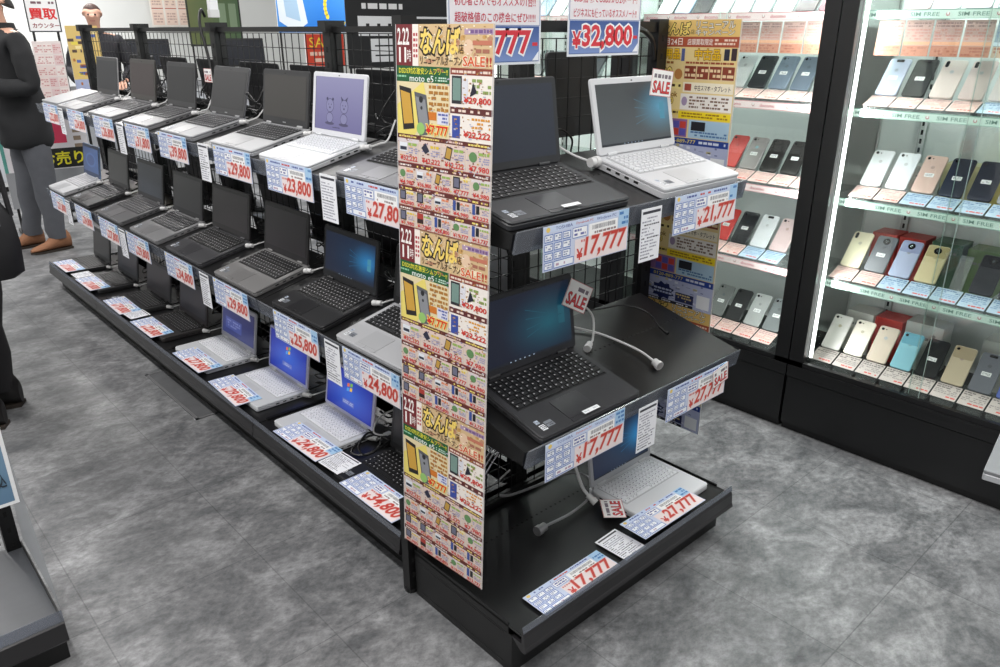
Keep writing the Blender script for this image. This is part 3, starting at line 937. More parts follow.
def sale_flyer(c, X0, Y0, w, h, seed=0):
    """A3 sheet of the opening sale, drawn with its lower left corner at X0, Y0"""
    rn = random.Random(seed)
    x = lambda f: X0+f*w
    y = lambda f: Y0+f*h          # f measured from the bottom
    R = lambda a, b_, c_, d, col, l=1: c.r(x(a), y(b_), x(c_), y(d), col, l)
    R(0, 0, 1, 1, CREAM, 1)
    # heading
    R(0, .81, 1, 1, (214, 184, 140), 2)
    for k in range(26):
        a = rn.uniform(.3, .97); q = rn.uniform(.83, .97)
        c.disc(x(a), y(q), w*rn.uniform(.01, .05), h*rn.uniform(.006, .02), rn.choice([(240, 214, 160), (205, 160, 96), (248, 232, 200), (190, 140, 110)]), 3, 8)
    R(0, .81, .185, 1, MAROON, 4)
    c.t('2.22', x(.02), y(.905), x(.15), y(.985), (250, 244, 240), 5, off=.02)
    c.t('11', x(.035), y(.825), x(.115), y(.895), (250, 244, 240), 5, off=.03)
    c.t('時', x(.125), y(.83), x(.17), y(.885), (250, 240, 236), 5)
    R(.185, .81, .25, 1, (246, 236, 228), 4)
    c.scrib(x(.195), y(.82), x(.24), y(.99), (180, 60, 70), 7, 5, .85, rn)
    c.t('なんば', x(.26), y(.862), x(.68), y(.988), (250, 240, 214), 5, off=.11, slant=.08)
    c.t('なんば', x(.265), y(.866), x(.67), y(.984), (246, 214, 110), 6, out=((34, 22, 10), .075), off=.03, slant=.08)
    c.t('店', x(.665), y(.872), x(.715), y(.915), (40, 26, 14), 6)
    c.t('リニューアルオープン', x(.27), y(.82), x(.70), y(.860), (50, 34, 24), 6, off=.01)
    R(.72, .955, .99, .98, (176, 150, 176), 4); c.scrib(x(.73), y(.955), x(.98), y(.98), (120, 90, 140), 1, 5, .8, rn)
    R(.80, .91, .98, .93, (196, 120, 96), 4)
    c.disc(x(.76), y(.90), w*.05, h*.035, (232, 200, 170), 4)
    c.scrib(x(.8), y(.87), x(.98), y(.90), (170, 110, 90), 1, 5, .8, rn)
    c.t('SALE', x(.71), y(.818), x(.92), y(.862), (214, 92, 48), 6, out=((250, 236, 214), .05), off=.02)
    c.t('!!', x(.93), y(.82), x(.98), y(.86), (190, 50, 40), 6, off=.02)
    # left offer
    R(0, .735, .575, .81, (28, 92, 52), 2)
    c.t('DSDS対応激安シムフリー!!', x(.03), y(.772), x(.56), y(.803), (236, 228, 70), 4, off=.01)
    c.t('moto e5', x(.15), y(.738), x(.41), y(.768), (236, 244, 238), 4, off=.01)
    c.scrib(x(.43), y(.742), x(.56), y(.766), (200, 230, 210), 2, 4, .8, rn)
    c.scrib(x(.01), y(.752), x(.12), y(.768), (150, 210, 170), 1, 4, .9, rn)
    R(0, .48, .575, .735, (230, 214, 172), 2)
    c.poly2([(x(.0), y(.62)), (x(.3), y(.74)), (x(.36), y(.60)), (x(.2), y(.48)), (x(0), y(.48))], (234, 216, 116), 3)
    for (a0, a1, b0, b1, sk, c1, c2) in ((.03, .17, .50, .715, .03, (36, 32, 32), (206, 160, 66)), (.20, .34, .48, .69, .04, (92, 94, 100), (140, 142, 148))):
        c.poly2([(x(a0+sk*1.4), y(b0)), (x(a1+sk), y(b0+.012)), (x(a1-sk*.2), y(b1-.012)), (x(a0), y(b1))], c1, 4)
        c.poly2([(x(a0+sk*1.3+.012), y(b0+.03)), (x(a1+sk-.015), y(b0+.038)), (x(a1-sk*.2-.012), y(b1-.035)), (x(a0+.014), y(b1-.022))], c2, 5)
    c.disc(x(.275), y(.655), w*.022, h*.016, (40, 40, 44), 6); c.disc(x(.28), y(.615), w*.012, h*.009, (56, 56, 60), 6)
    c.scrib(x(.36), y(.60), x(.565), y(.73), (176, 120, 50), 5, 4, .85, rn)
    R(.35, .562, .44, .60, (210, 120, 40), 4)
    R(.45, .545, .57, .605, (222, 222, 236), 4); c.scrib(x(.46), y(.55), x(.56), y(.60), (90, 100, 170), 3, 5, .7, rn)
    c.disc(x(.27), y(.515), w*.045, h*.03, (150, 196, 110), 6)
    c.t('¥7,777', x(.33), y(.485), x(.565), y(.54), (222, 44, 34), 7, out=((250, 232, 120), .06), off=.03)
    # right offers
    for (b0, b1, pr, col) in ((.635, .81, '29,800', 1), (.48, .635, '22,222', 0)):
        R(.585, b0, 1, b1, (242, 234, 226), 2)
        R(.585, b1-.03, 1, b1, (136, 58, 44) if col else (96, 44, 44), 3)
        c.scrib(x(.60), y(b1-.026), x(.97), y(b1-.006), (236, 214, 200), 1, 4, .8, rn)
        if col:
            R(.60, b0+.015, .70, b1-.035, (42, 42, 48), 4); R(.61, b0+.03, .69, b1-.045, (120, 148, 140), 5)
            R(.705, b0+.02, .76, b1-.045, (222, 222, 230), 4)
            c.poly2([(x(.78), y(b0+.05)), (x(.85), y(b0+.07)), (x(.81), y(b1-.06))], (36, 34, 50), 5)
        else:
            R(.605, b0+.012, .685, b1-.04, (58, 78, 160), 4)
        c.scrib(x(.80), y(b0+.06), x(.98), y(b1-.04), (220, 150, 50) if rn.random() < .6 else (140, 160, 90), 3, 4, .8, rn)
        c.t('¥'+pr, x(.72), y(b0+.015), x(.985), y(b0+.05), (206, 52, 40), 6, off=.03)
    # grid of small offers
    bands = ((.335, .48, ('32,222', '42,222', '12,222', '7,980')), (.215, .335, ('4,980', '36,800', '13,980', '7,777', '4,980')),
             (.11, .215, ('8,980', '22,800', '3,980', '4,980', '3,222')), (.0, .11, ('1,980', '17,800', '28,800', '19,777', '13,777')))
    for bi, (b0, b1, prs) in enumerate(bands):
        R(0, b1-.022, 1, b1, (96, 44, 40), 2)
        for k, pr in enumerate(prs):
            a0, a1 = k/len(prs), (k+1)/len(prs)
            R(a0+.006, b0+.006, a1-.006, b1-.024, (218, 200, 190), 3)
            c.scrib(x(a0+.02), y(b1-.019), x(a1-.03), y(b1-.004), rn.choice([(240, 220, 120), (230, 200, 190), (240, 228, 220)]), 1, 3, .8, rn)
            bw, bh = a1-a0, b1-b0
            R(a0+.006, b1-.024-.02*bh*6, a1-.006, b1-.024, rn.choice([(228, 204, 196), (234, 220, 180), (220, 210, 212)]), 4)
            product(c, x(a0+bw*.1), y(b0+bh*.30), w*bw*.36, h*bh*.48, rn.randrange(8), 5)
            c.scrib(x(a0+bw*.52), y(b0+bh*.34), x(a1-bw*.08), y(b0+bh*.56), (150, 150, 190), 3, 5, .7, rn)
            c.scrib(x(a0+bw*.50), y(b0+bh*.58), x(a1-bw*.08), y(b0+bh*.74), rn.choice([(226, 196, 60), (222, 130, 90), (150, 180, 90)]), 1, 5, .9, rn)
            c.t('¥'+pr, x(a0+bw*.12), y(b0+bh*.05), x(a1-bw*.08), y(b0+bh*.27), (206, 48, 44), 6, off=.02)
        R(0, b0, 1, b0+.004, (150, 60, 60), 4)
    for k in range(420):
        a, q = rn.uniform(0, .985), rn.uniform(0, .475)
        R(a, q, min(1, a+rn.uniform(.008, .03)), q+rn.uniform(.003, .009), rn.choice([(150, 96, 70), (196, 160, 90), (176, 130, 140), (150, 140, 170), (120, 70, 60), (222, 190, 120), (206, 206, 214)]), 4.5)
    for k in range(110):
        a, q = rn.uniform(.35, .97), rn.uniform(.49, .80)
        R(a, q, min(1, a+rn.uniform(.008, .03)), q+rn.uniform(.003, .008), rn.choice([(170, 120, 80), (206, 160, 80), (190, 190, 210), (150, 110, 80)]), 4.5)
    for k in range(90):
        a, q = rn.uniform(.26, .97), rn.uniform(.815, .99)
        R(a, q, min(1, a+rn.uniform(.006, .02)), q+rn.uniform(.003, .008), rn.choice([(170, 130, 80), (240, 214, 150), (150, 100, 70), (250, 240, 220)]), 4.5)

def trade_flyer(c, X0, Y0, w, h, seed=0):
    rn = random.Random(seed)
    x = lambda f: X0+f*w
    y = lambda f: Y0+f*h
    R = lambda a, b_, c_, d, col, l=1: c.r(x(a), y(b_), x(c_), y(d), col, l)
    R(0, 0, 1, 1, (238, 214, 150), 1)
    R(0, .895, 1, 1, (232, 196, 116), 2)
    c.t('なんば', x(.04), y(.905), x(.42), y(.985), (250, 222, 120), 5, out=((44, 28, 8), .06), off=.02, slant=.05)
    c.t('店', x(.43), y(.91), x(.475), y(.94), (40, 26, 14), 5)
    c.t('リニューアル', x(.49), y(.945), x(.93), y(.99), (250, 246, 236), 5, out=((70, 44, 14), .05), off=.01)
    c.t('キャンペーン', x(.49), y(.902), x(.93), y(.94), (250, 246, 236), 5, out=((70, 44, 14), .05), off=.01)
    R(0, .83, 1, .895, (176, 82, 52), 3)
    c.t('2月24日', x(.08), y(.84), x(.34), y(.885), (250, 240, 230), 4, off=.01)
    c.t('店頭買取限定', x(.40), y(.842), x(.70), y(.882), (250, 240, 230), 4, off=.01)
    c.scrib(x(.72), y(.84), x(.97), y(.885), (245, 220, 200), 2, 4, .8, rn)
    c.t('使用品', x(.05), y(.75), x(.32), y(.82), (246, 200, 40), 5, out=((150, 96, 20), .05), off=.02)
    c.t('中古品', x(.50), y(.75), x(.80), y(.82), (246, 200, 40), 5, out=((150, 96, 20), .05), off=.02)
    R(.84, .75, .90, .82, (40, 42, 60), 4); R(.92, .75, .98, .825, (60, 40, 46), 4)
    R(.34, .74, .38, .82, (90, 100, 150), 4)
    c.scrib(x(.04), y(.715), x(.34), y(.742), (150, 90, 30), 1, 4, .9, rn)
    c.scrib(x(.40), y(.72), x(.97), y(.742), (160, 70, 40), 1, 4, .9, rn)
    R(.38, .62, .98, .715, (236, 210, 160), 2)
    for k in range(4):
        R(.395+.148*k, .628, .53+.148*k, .71, (140, 62, 40), 4)
        c.scrib(x(.40+.148*k), y(.635), x(.525+.148*k), y(.70), (240, 214, 170), 2, 5, .7, rn)
    c.t('000', x(.04), y(.62), x(.24), y(.70), (248, 226, 130), 5, out=((140, 96, 30), .05), off=.02)
    c.disc(x(.32), y(.655), w*.05, h*.035, (190, 130, 70), 4)
    R(0, .56, .37, .60, (244, 226, 150), 3); c.scrib(x(.03), y(.565), x(.36), y(.595), (70, 50, 20), 1, 4, .9, rn)
    R(.39, .54, .98, .605, (250, 240, 214), 3); R(.41, .55, .49, .595, (170, 80, 60), 4)
    c.t('中古スマホ・タブレット', x(.53), y(.553), x(.95), y(.59), (70, 40, 20), 4, off=.01)
    c.t('MacBook', x(.04), y(.505), x(.33), y(.54), (150, 110, 40), 5, off=.02)
    c.t('5,000', x(.08), y(.45), x(.28), y(.50), (248, 220, 110), 5, out=((130, 90, 30), .06), off=.02)
    R(.37, .425, .98, .53, (246, 240, 232), 3); c.scrib(x(.48), y(.435), x(.95), y(.52), (130, 100, 80), 4, 4, .85, rn)
    c.disc(x(.42), y(.48), w*.035, h*.03, (170, 150, 180), 4)
    R(.0, .385, .36, .42, (236, 210, 120), 3); c.scrib(x(.03), y(.39), x(.35), y(.415), (80, 56, 20), 1, 4, .9, rn)
    R(.36, .365, .98, .415, (250, 222, 40), 3); c.scrib(x(.40), y(.372), x(.95), y(.41), (170, 130, 30), 2, 4, .8, rn)
    R(0, .25, .12, .355, (60, 70, 140), 3); R(.03, .27, .11, .34, (246, 214, 60), 4)
    R(.13, .24, .48, .36, (150, 110, 160), 3)
    for i in range(3):
        for j in range(2):
            R(.22+.085*i, .25+.05*j, .295+.085*i, .295+.05*j, ((96, 90, 180), (206, 70, 60))[(i+j) % 2], 4)
    R(.5, .24, .98, .36, (176, 206, 226), 3); R(.53, .29, .70, .35, (34, 36, 44), 4); c.scrib(x(.53), y(.25), x(.96), y(.29), (80, 120, 170), 2, 4, .8, rn)
    R(0, .0, 1, .235, (186, 192, 222), 2)
    R(0, .19, 1, .235, (36, 66, 150), 3); c.t('0120-889-777', x(.20), y(.20), x(.60), y(.225), (246, 226, 90), 4)
    c.scrib(x(.64), y(.198), x(.96), y(.228), (220, 226, 240), 1, 4, .8, rn)
    for k in range(7):
        c.line(x(rn.uniform(0, .5)), y(rn.uniform(0, .19)), x(rn.uniform(.5, 1)), y(rn.uniform(0, .19)), .0016, rn.choice([(120, 132, 190), (230, 232, 244)]), 3)
    for k in range(30):
        a, q = rn.uniform(.02, .92), rn.uniform(.06, .18)
        R(a, q, a+rn.uniform(.02, .06), q+rn.uniform(.005, .02), rn.choice([(150, 156, 190), (222, 226, 240), (120, 128, 170), (200, 190, 150)]), 4)
    star = []
    for k in range(18):
        r_ = (.17 if k % 2 else .125)
        star.append((x(.34+r_*math.cos(2*PI*k/18)), y(.085+r_*.42*math.sin(2*PI*k/18))))
    c.poly2(star, (26, 36, 92), 5)
    c.scrib(x(.22), y(.06), x(.47), y(.11), (206, 214, 240), 2, 6, .8, rn)
    R(.52, .03, .76, .10, (40, 46, 90), 5); c.scrib(x(.53), y(.035), x(.75), y(.095), (220, 200, 140), 3, 6, .7, rn)
    R(.80, .02, .965, .12, (244, 246, 250), 5)
    R(.0, 0, .76, .022, (40, 40, 56), 5); c.scrib(x(.05), y(.002), x(.74), y(.02), (230, 230, 236), 1, 6, .8, rn)

def poster_strip(name_labels, fn, corners, tops, w, h, M0):
    for k, (lab, zt) in enumerate(zip(name_labels, tops)):
        c = Canvas(w, h, (235, 232, 228), .0012)
        fn(c, 0, 0, w, h, seed=11)
        # clear sleeve edge
        c.r(0, 0, .002, h, (206, 204, 206), 9); c.r(w-.002, 0, w, h, (206, 204, 206), 9)
        o = c.build('sale_poster', PRINT)
        o.matrix_world = M0(zt-h, k)
        tag(o, lab, 'poster')
PW, PH = .295, .43
def left_poster_M(zb, k):
    # from the end-frame upright, swinging slightly towards the end shelves
    return T(.020-(1.492-zb)*.040, .392, zb) @ RZ(-PI/2+math.radians(3.6)) @ RX(PI/2-.040) @ T(0, 0, -.0014*k-.001)
poster_strip(['tall gold and green sale flyer with 2.22 and moto e5, top of corner strip',
              'gold and green sale flyer, middle one of the hanging corner strip',
              'gold and green sale flyer, lowest of the hanging corner strip near the floor'],
             sale_flyer, None, (1.492, 1.062, .632), PW, PH, left_poster_M)
def right_poster_M(zb, k):
    return T(1.0, .446, zb) @ RZ(-PI/2) @ RX(PI/2) @ T(0, 0, -.0012*k-.001)
poster_strip(['gold trade-in flyer with a blue map, topmost of the strip behind the end shelves',
              'gold and blue trade-in flyer, middle of the strip behind the end shelves',
              'blue and gold trade-in flyer, lowest of the strip behind the end shelves'],
             trade_flyer, None, (1.508, 1.082, .656), .285, PH, right_poster_M)

def pop_sign(M, price, lines, label, w=.295, h=.33):
    c = Canvas(w, h, (228, 232, 238), .0015, L=.00025)
    c.r(.006, .088, w-.006, h-.006, (236, 232, 236), 1)
    c.frame(.004, .088, w-.004, h-.004, .0015, (110, 130, 180), 2)
    for k, s_ in enumerate(lines):
        y = .130-.035*k
        c.t(s_, .02, y, w-.02, y+.022, (196, 44, 74), 3, off=.01)
    c.r(.006, .006, w-.006, .087, (88, 116, 176), 2)
    c.grad(lambda u, v: lerp((128, 152, 205), (60, 88, 150), v), .008, .008, w-.008, .086, 4, 4, 3)
    c.t('¥', .016, .020, .050, .062, (214, 52, 66), 5, out=((248, 246, 248), .05), off=.03)
    c.t(price, .054, .014, w-.034, .078, (214, 52, 66), 5, out=((248, 246, 248), .06), off=.03)
    c.r(w-.030, .042, w-.012, .050, (214, 52, 66), 5)
    c.poly2([(w-.03, .008), (w-.008, .030), (w-.008, .008)], (240, 244, 250), 6)
    o = c.build('price_sign', PRINT)
    o.matrix_world = M
    return tag(o, label, 'sign')
pop_sign(T(.548, .385, 1.416) @ RX(PI/2), '32,800', ['SSD搭載でUSB3.0も2ポート!', 'ビジネスにも使っているオススメノート!!'][::1], 'large blue and white sign reading 32,800 hung on the top of the end mesh')
pop_sign(T(.155, .385, 1.402) @ RX(PI/2), '17,777', ['初心者さんでもオススメの1台!!', '超破格値のこの機会にぜひ!!!!!'], 'large blue and white sign with red sevens hung above the dark laptop')
#MARK_CAB
# ------------------------------------------------------------------ glass showcases along the wall
M_CASE = mat('case_black', (15, 15, 17), .38, noise=.2, nscale=8)
M_CASEB = mat('case_back_panel', (226, 227, 228), .6)
M_STD = mat('slotted_standard', (188, 190, 190), .4, metal=.4)
M_GLASS = glassy('clear_glass', (250, 253, 251), gloss=.045)
M_SHELFG = glassy('green_glass_shelf', (247, 252, 250), gloss=.08, opaque=.05)
M_ACR = glassy('clear_acrylic', (236, 240, 240), gloss=.12, opaque=.14)
M_LED = mat('led_tube', (255, 255, 255), .4, emit=3.5)
TIERS = (.305, .60, .905, 1.215, 1.525, 1.83)
CX0, CX1 = 1.66, 2.14
def cabinet(y0, y1, label, strip, led_at_high, seed):
    rn = random.Random(seed)
    t = thing('display_cabinet', label, 'glass cabinet', T(CX0, y0, 0))
    W, D = y1-y0, CX1-CX0
    b = MB(); b.box(.012, .004, .0, D, W-.004, .03); b.build('plinth', M_BLACK2, t)
    b = MB(); b.box(0, .003, .028, D, W-.003, .225); b.build('base', M_CASE, t)
    b = MB(); b.box(-.004, .0, .229, D, W, .262); b.box(-.006, .0, .262, .03, W, .276); b.box(.0, 0, .276, .02, W, .296)
    b.build('ledge', M_CASE, t)
    for a, c_ in ((0, .055), (W-.055, W)):
        b = MB(); b.box(0, a, .276, .035, c_, 2.06); b.build('post', M_CASE, t)
    b = MB(); b.box(0, 0, 2.06, D, W, 2.12); b.build('top_box', M_CASE, t)
    b = MB(); b.box(D-.012, .0, .262, D, W, 2.06); b.build('back_panel', M_CASEB, t)
    for a in (.0, W-.006):
        b = MB(); b.box(.036, a, .276, D-.013, a+.006, 2.06); b.build('side_glass', M_GLASS, t)
    mid = W/2
    for k, (a, c_, xx) in enumerate(((.055, mid+.02, .012), (mid-.02, W-.055, .022))):
        b = MB(); b.box(xx, a, .297, xx+.005, c_, 2.058); b.build('sliding_door', M_GLASS, t)
    b = MB(); b.box(.009, mid-.0205, .297, .012, mid-.0192, 2.058); b.box(.027, mid+.0192, .297, .030, mid+.0205, 2.058)
    b.build('door_edge', mat('glass_edge', (170, 190, 186), .25), t)
    for a in (.16, W-.16):
        b = MB(); b.box(D-.030, a-.012, .28, D-.013, a+.012, 2.05)
        z = .32
        while z < 2.0:
            b.box(D-.0306, a-.004, z, D-.030, a+.004, z+.018, mi=1); z += .032
        b.build('slotted_standard', [M_STD, SLOT], t)
    for z in TIERS[1:]:
        s_ = MB(); s_.box(.092, .03, z-.006, D-.035, W-.03, z)
        so = s_.build('glass_shelf', M_SHELFG, t)
        cw = W-.06
        col = (214, 236, 228) if strip == 'green' else (246, 226, 228)
        c = Canvas(cw, .028, col, .0015, M=T(.0885, W-.03, z-.012) @ RZ(-PI/2) @ RX(PI/2))
        c.r(0, .0255, cw, .028, (130, 176, 160) if strip == 'green' else (222, 150, 156), 1)
        c.r(0, 0, cw, .002, (150, 190, 176) if strip == 'green' else (222, 150, 156), 1)
        n = 6
        for k in range(n):
            xx = cw*(k+.08)/n
            if strip == 'green':
                c.t('SIM FREE', xx, .008, xx+.088, .020, (120, 160, 148), 2, off=.01)
            else:
                c.t('docomo', xx, .008, xx+.060, .020, (206, 110, 122), 2, off=.01)
            c.disc(xx+.112, .014, .006, .006, (196, 140, 140), 2, 8); c.r(xx+.109, .012, xx+.115, .020, (240, 240, 240), 3)
        c.build('shelf_strip', PRINT, so)
        for a in (.16, W-.16):
            b = MB(); b.prism([(.20, z-.007), (D-.03, z-.007), (D-.03, z-.045)], a-.002, a+.002, axis='y'); b.build('shelf_arm', M_STD, t)
    yy = W-.062 if led_at_high else .062
    b = MB(); b.cyl((.046, yy, .31), (.046, yy, 2.05), .0065, 8); b.build('light_tube', M_LED, t)
    b = MB(); b.box(.05, .1, 2.045, .075, W-.1, 2.059); b.build('light_bar', M_LED, t)
    l = bpy.data.lights.new('cabinet_light', 'AREA'); l.shape = 'RECTANGLE'; l.size = .10; l.size_y = W-.2; l.energy = 12; l.color = (.97, .99, 1)
    lo = bpy.data.objects.new('cabinet_light', l); COL.objects.link(lo); lo.parent = t
    lo.location = (.12, W/2, 2.03); lo.rotation_euler = (0, -.25, 0)
    l = bpy.data.lights.new('tube_light', 'AREA'); l.shape = 'RECTANGLE'; l.size = 1.6; l.size_y = .03; l.energy = 5; l.color = (.97, .99, 1)
    lo = bpy.data.objects.new('tube_light', l); COL.objects.link(lo); lo.parent = t
    sgn = 1 if led_at_high else -1
    # shines along the shelves from the tube, away from the post
    lo.matrix_local = T(.055, yy-sgn*.01, 1.15) @ Matrix(((0, 0, -.55*1., 0), (0, -sgn*1., 0, 0), (1, 0, 0, 0), (0, 0, 0, 1))) if False else T(.06, yy-sgn*.012, 1.15) @ RX(-sgn*PI/2) @ RZ(PI/2) @ Matrix.Identity(4)
    return t
cabinet(-.705, .199, 'black-based glass showcase with green SIM FREE shelf strips and a bright tube', 'green', True, 1)
cabinet(.204, 1.104, 'black-based glass showcase with pink shelf strips, next to the green-strip showcase', 'pink', False, 2)
cabinet(1.109, 2.009, 'black-based glass showcase with pink shelf strips, farthest along the wall', 'pink', True, 3)

def phone(y, z, col, label, cam_=0, px=1.822, lab=False, w=.072, h=.148, front=False, yaw=0., split=None):
    t = thing('phone', label, 'phone', T(px, y, z) @ RZ(-PI/2+yaw) @ RX(math.radians(50)), 'phones propped up in the glass showcases')
    b = MB(); b.slab(w, h, .008, r=.009, ch=.0015, y0=0)
    b.build('body', mat('phone_%d_%d_%d' % col, col, .32, metal=.15 if not front else 0), t, smooth=True)
    if split:      # glass band across the upper part of the back
        b = MB(); b.slab(w-.004, h*.3, .0006, r=.007, ch=.0002, y0=h*.68, z0=.008); b.build('glass_band', mat('band_%d_%d_%d' % split, split, .15), t)
    ch_ = mat('camera_black', (18, 18, 22), .15)
    b = MB()
    if cam_ == 0:      # corner lens
        b.cyl((-w*.32, h*.91, .008), (-w*.32, h*.91, .0094), .0052, 14)
        b.cyl((-w*.14, h*.91, .008), (-w*.14, h*.91, .0085), .0022, 8)
    elif cam_ == 1:    # pill of two lenses
        b.slab(.011, .024, .0013, r=.005, ch=.0003, x0=-w*.40, y0=h*.80, z0=.008)
    elif cam_ == 2:    # big round centre camera
        b.cyl((0, h*.85, .008), (0, h*.85, .0097), .0125, 20)
    elif cam_ == 3:
        b.slab(.026, .010, .0013, r=.004, ch=.0003, x0=-.013, y0=h*.90, z0=.008)
    b.build('camera', ch_, t)
    if cam_ == 2:
        b = MB(); b.cyl((0, h*.85, .0097), (0, h*.85, .0101), .005, 14); b.build('lens', M_CHROME, t)
    b = MB(); b.cyl((0, h*.68, .008), (0, h*.68, .0083), .0065, 14); b.build('fingerprint_pad', mat('pad_%d' % col[0], tuple(int(c_*.85) for c_ in col), .3), t)
    if lab:
        c = Canvas(.03, .015, (246, 246, 246), .0003, M=T(-.015, h*.42, .0086)); c.scrib(.003, .003, .027, .012, (150, 150, 155), 2, 1, .8)
        c.build('label', PRINT, t)
    return t

def easel(y, z, label):
    """low clear easel without a price insert"""
    t = thing('phone_stand', label, 'display stand', T(1.752, y, z+.001) @ RZ(-PI/2), 'clear phone stands in the showcases')
    b = MB()
    b.prism([(.0, 0), (.15, 0), (.15, .003), (.004, .003), (.004, .010), (.0, .010)], -.030, .030)
    b.prism([(.066, .003), (.120, .112), (.117, .114), (.061, .004)], -.020, .020)
    b.build('ramp', M_ACR, t)
    return t
def stand(y, z, label, tone, pocket=True):
    """clear ramp holding a small price insert in front of the phone"""
    t = thing('phone_stand', label, 'display stand', T(1.752, y, z+.001) @ RZ(-PI/2), 'clear phone stands in the showcases')
    b = MB()
    b.prism([(0, 0), (.24, 0), (.24, .003), (.155, .003), (.075, .052), (.068, .052), (.068, .045), (.0, .022), (0, .0)], -.036, .036)
    b.prism([(.115, .034), (.175, .150), (.172, .152), (.110, .037)], -.020, .020)
    b.build('ramp', M_ACR, t)
    a = math.atan2(.024, .068)
    c = Canvas(.082, .074, {'pink': (226, 196, 190), 'blue': (180, 200, 218), 'grey': (208, 196, 192)}[tone], .0008,
               M=T(-.041, -.002, .026) @ RX(a+.05))
    rn = random.Random(int(y*1000)+int(z*100))
    c.scrib(.004, .050, .078, .070, {'pink': (186, 150, 150), 'blue': (100, 130, 170), 'grey': (130, 120, 120)}[tone], 2, 1, .85, rn)
    c.scrib(.004, .022, .078, .048, {'pink': (214, 160, 150), 'blue': (130, 156, 190), 'grey': (160, 150, 150)}[tone], 3, 1, .8, rn)
    c.scrib(.030, .006, .078, .018, (216, 90, 80), 1, 1, .95, rn)
    c.build('price_insert', PRINT, t)
    return t
TN = {4: 'top visible', 3: 'second', 2: 'third', 1: 'fourth', 0: 'bottom'}
GREEN, PINK, FAR = 'green-strip showcase', 'pink-strip showcase', 'farthest pink-strip showcase'
def rowfill(case, tier, y0, pitch, items, tones):
    z = TIERS[tier] if tier else .262+.0
    zb = z + (0 if tier else .0)
    for k, it in enumerate(items):
        y = y0-pitch*k
        tone = tones[k] if k < len(tones) else tones[-1]
        if it is not None:
            nm, col, kw = it
            phone(y, zb+(.0555 if tier < 4 else .0125), col, '%s, %s in the %s row, %s' % (nm, ORD[k], TN[tier], case), px=1.822 if tier < 4 else 1.766, **kw)
        if tier == 4:
            easel(y, zb, 'clear easel, %s, %s row, %s' % (ORD[k], TN[tier], case)); continue
        stand(y, zb, 'clear %s-insert stand, %s, %s row, %s' % (tone, ORD[k], TN[tier], case), tone)
P = 'pink'; B = 'blue'; G = 'grey'
LAB = dict(lab=True)
rowfill(GREEN, 4, .005, .088, [('rose pink phone', (216, 190, 192), {}), ('white phone', (236, 236, 238), {}), ('violet grey phone', (170, 164, 176), {}), ('blue grey phone', (140, 150, 160), {}), ('dark phone', (50, 52, 58), {})], [P, P, P, B, B])
rowfill(GREEN, 3, .080, .088, [('pale lilac phone', (186, 192, 216), dict(lab=True, cam_=3)), ('glossy black phone with white label', (22, 23, 26), dict(lab=True, cam_=3)), ('pale gold phone', (236, 220, 214), dict(cam_=1)), ('pale pink phone', (236, 216, 212), dict(cam_=1)), ('cream phone', (232, 222, 220), {}), ('slate grey phone', (120, 126, 132), {})], [P, P, P, P, B])
rowfill(GREEN, 2, .078, .088, [('white phone', (236, 237, 242), {}), ('silver white phone', (226, 230, 234), {}), ('rose gold phone', (214, 184, 172), LAB), ('navy phone with white label', (40, 46, 64), dict(lab=True, cam_=0)), ('dark navy phone', (36, 40, 58), dict(cam_=0, lab=True)), ('light grey phone', (176, 178, 182), {})], [P, P, B, B, B, B])
rowfill(GREEN, 1, .098, .088, [('cream gold phone', (240, 228, 198), dict(cam_=1)), ('dark grey phone with round camera', (112, 114, 120), dict(cam_=2, lab=True)), ('lilac blue phone with round camera', (176, 184, 210), dict(cam_=2, split=(150, 158, 190))), ('gold phone with round camera', (222, 206, 164), dict(cam_=2, split=(190, 174, 130))), None,
        ('black phone with round camera', (44, 46, 54), dict(cam_=2, split=(30, 32, 40))), ('white and black phone', (60, 62, 68), dict(cam_=2))], [P, P, B, B, B, B, B])
rowfill(GREEN, 0, .118, .088, [('white phone', (240, 234, 230), {}), ('white gold phone', (240, 228, 214), dict(cam_=0)), ('champagne phone with print', (226, 208, 190), {}), ('light blue phone', (150, 206, 222), dict(split=(110, 176, 198))), ('black phone under a white card', (24, 25, 28), LAB), ('gold phone', (214, 196, 168), dict(split=(184, 166, 138))), ('grey phone with two lenses', (112, 114, 124), dict(cam_=3, lab=True)), ('blue phone', (90, 110, 190), {})], [G])
rowfill(PINK, 4, .985, .086, [('pale phone', (200, 206, 210), {}), ('blue grey phone', (130, 146, 170), {}), ('black phone', (44, 42, 46), {}), ('silver phone', (206, 208, 210), {}), ('white phone', (228, 230, 232), {}), ('grey green phone', (160, 174, 174), {}), ('white phone with silver edge', (226, 228, 230), {}), ('dark brown phone', (60, 46, 50), dict(lab=True)), ('dark red phone', (96, 50, 62), dict(lab=True))], [P])
rowfill(PINK, 3, .660, .088, [('white phone', (226, 228, 230), {}), ('black phone with white label', (46, 48, 52), LAB), ('steel blue phone', (122, 136, 154), dict(lab=True)), ('grey blue phone', (110, 122, 138), dict(lab=True)), ('white phone at the end', (222, 226, 228), {})], [P])
rowfill(PINK, 2, .655, .088, [('red phone', (196, 60, 56), {}), ('silver grey phone', (150, 144, 144), LAB), ('black phone with small label', (42, 40, 40), LAB), ('charcoal phone', (46, 44, 44), LAB), ('ivory phone', (206, 204, 188), LAB)], [P])
rowfill(PINK, 1, .655, .088, [('red phone with white half', (204, 54, 50), dict(lab=True)), ('black phone', (40, 40, 44), LAB), ('white phone', (226, 228, 232), dict(cam_=3)), ('clear cased pink phone', (214, 190, 190), {})], [P, P, B, B])
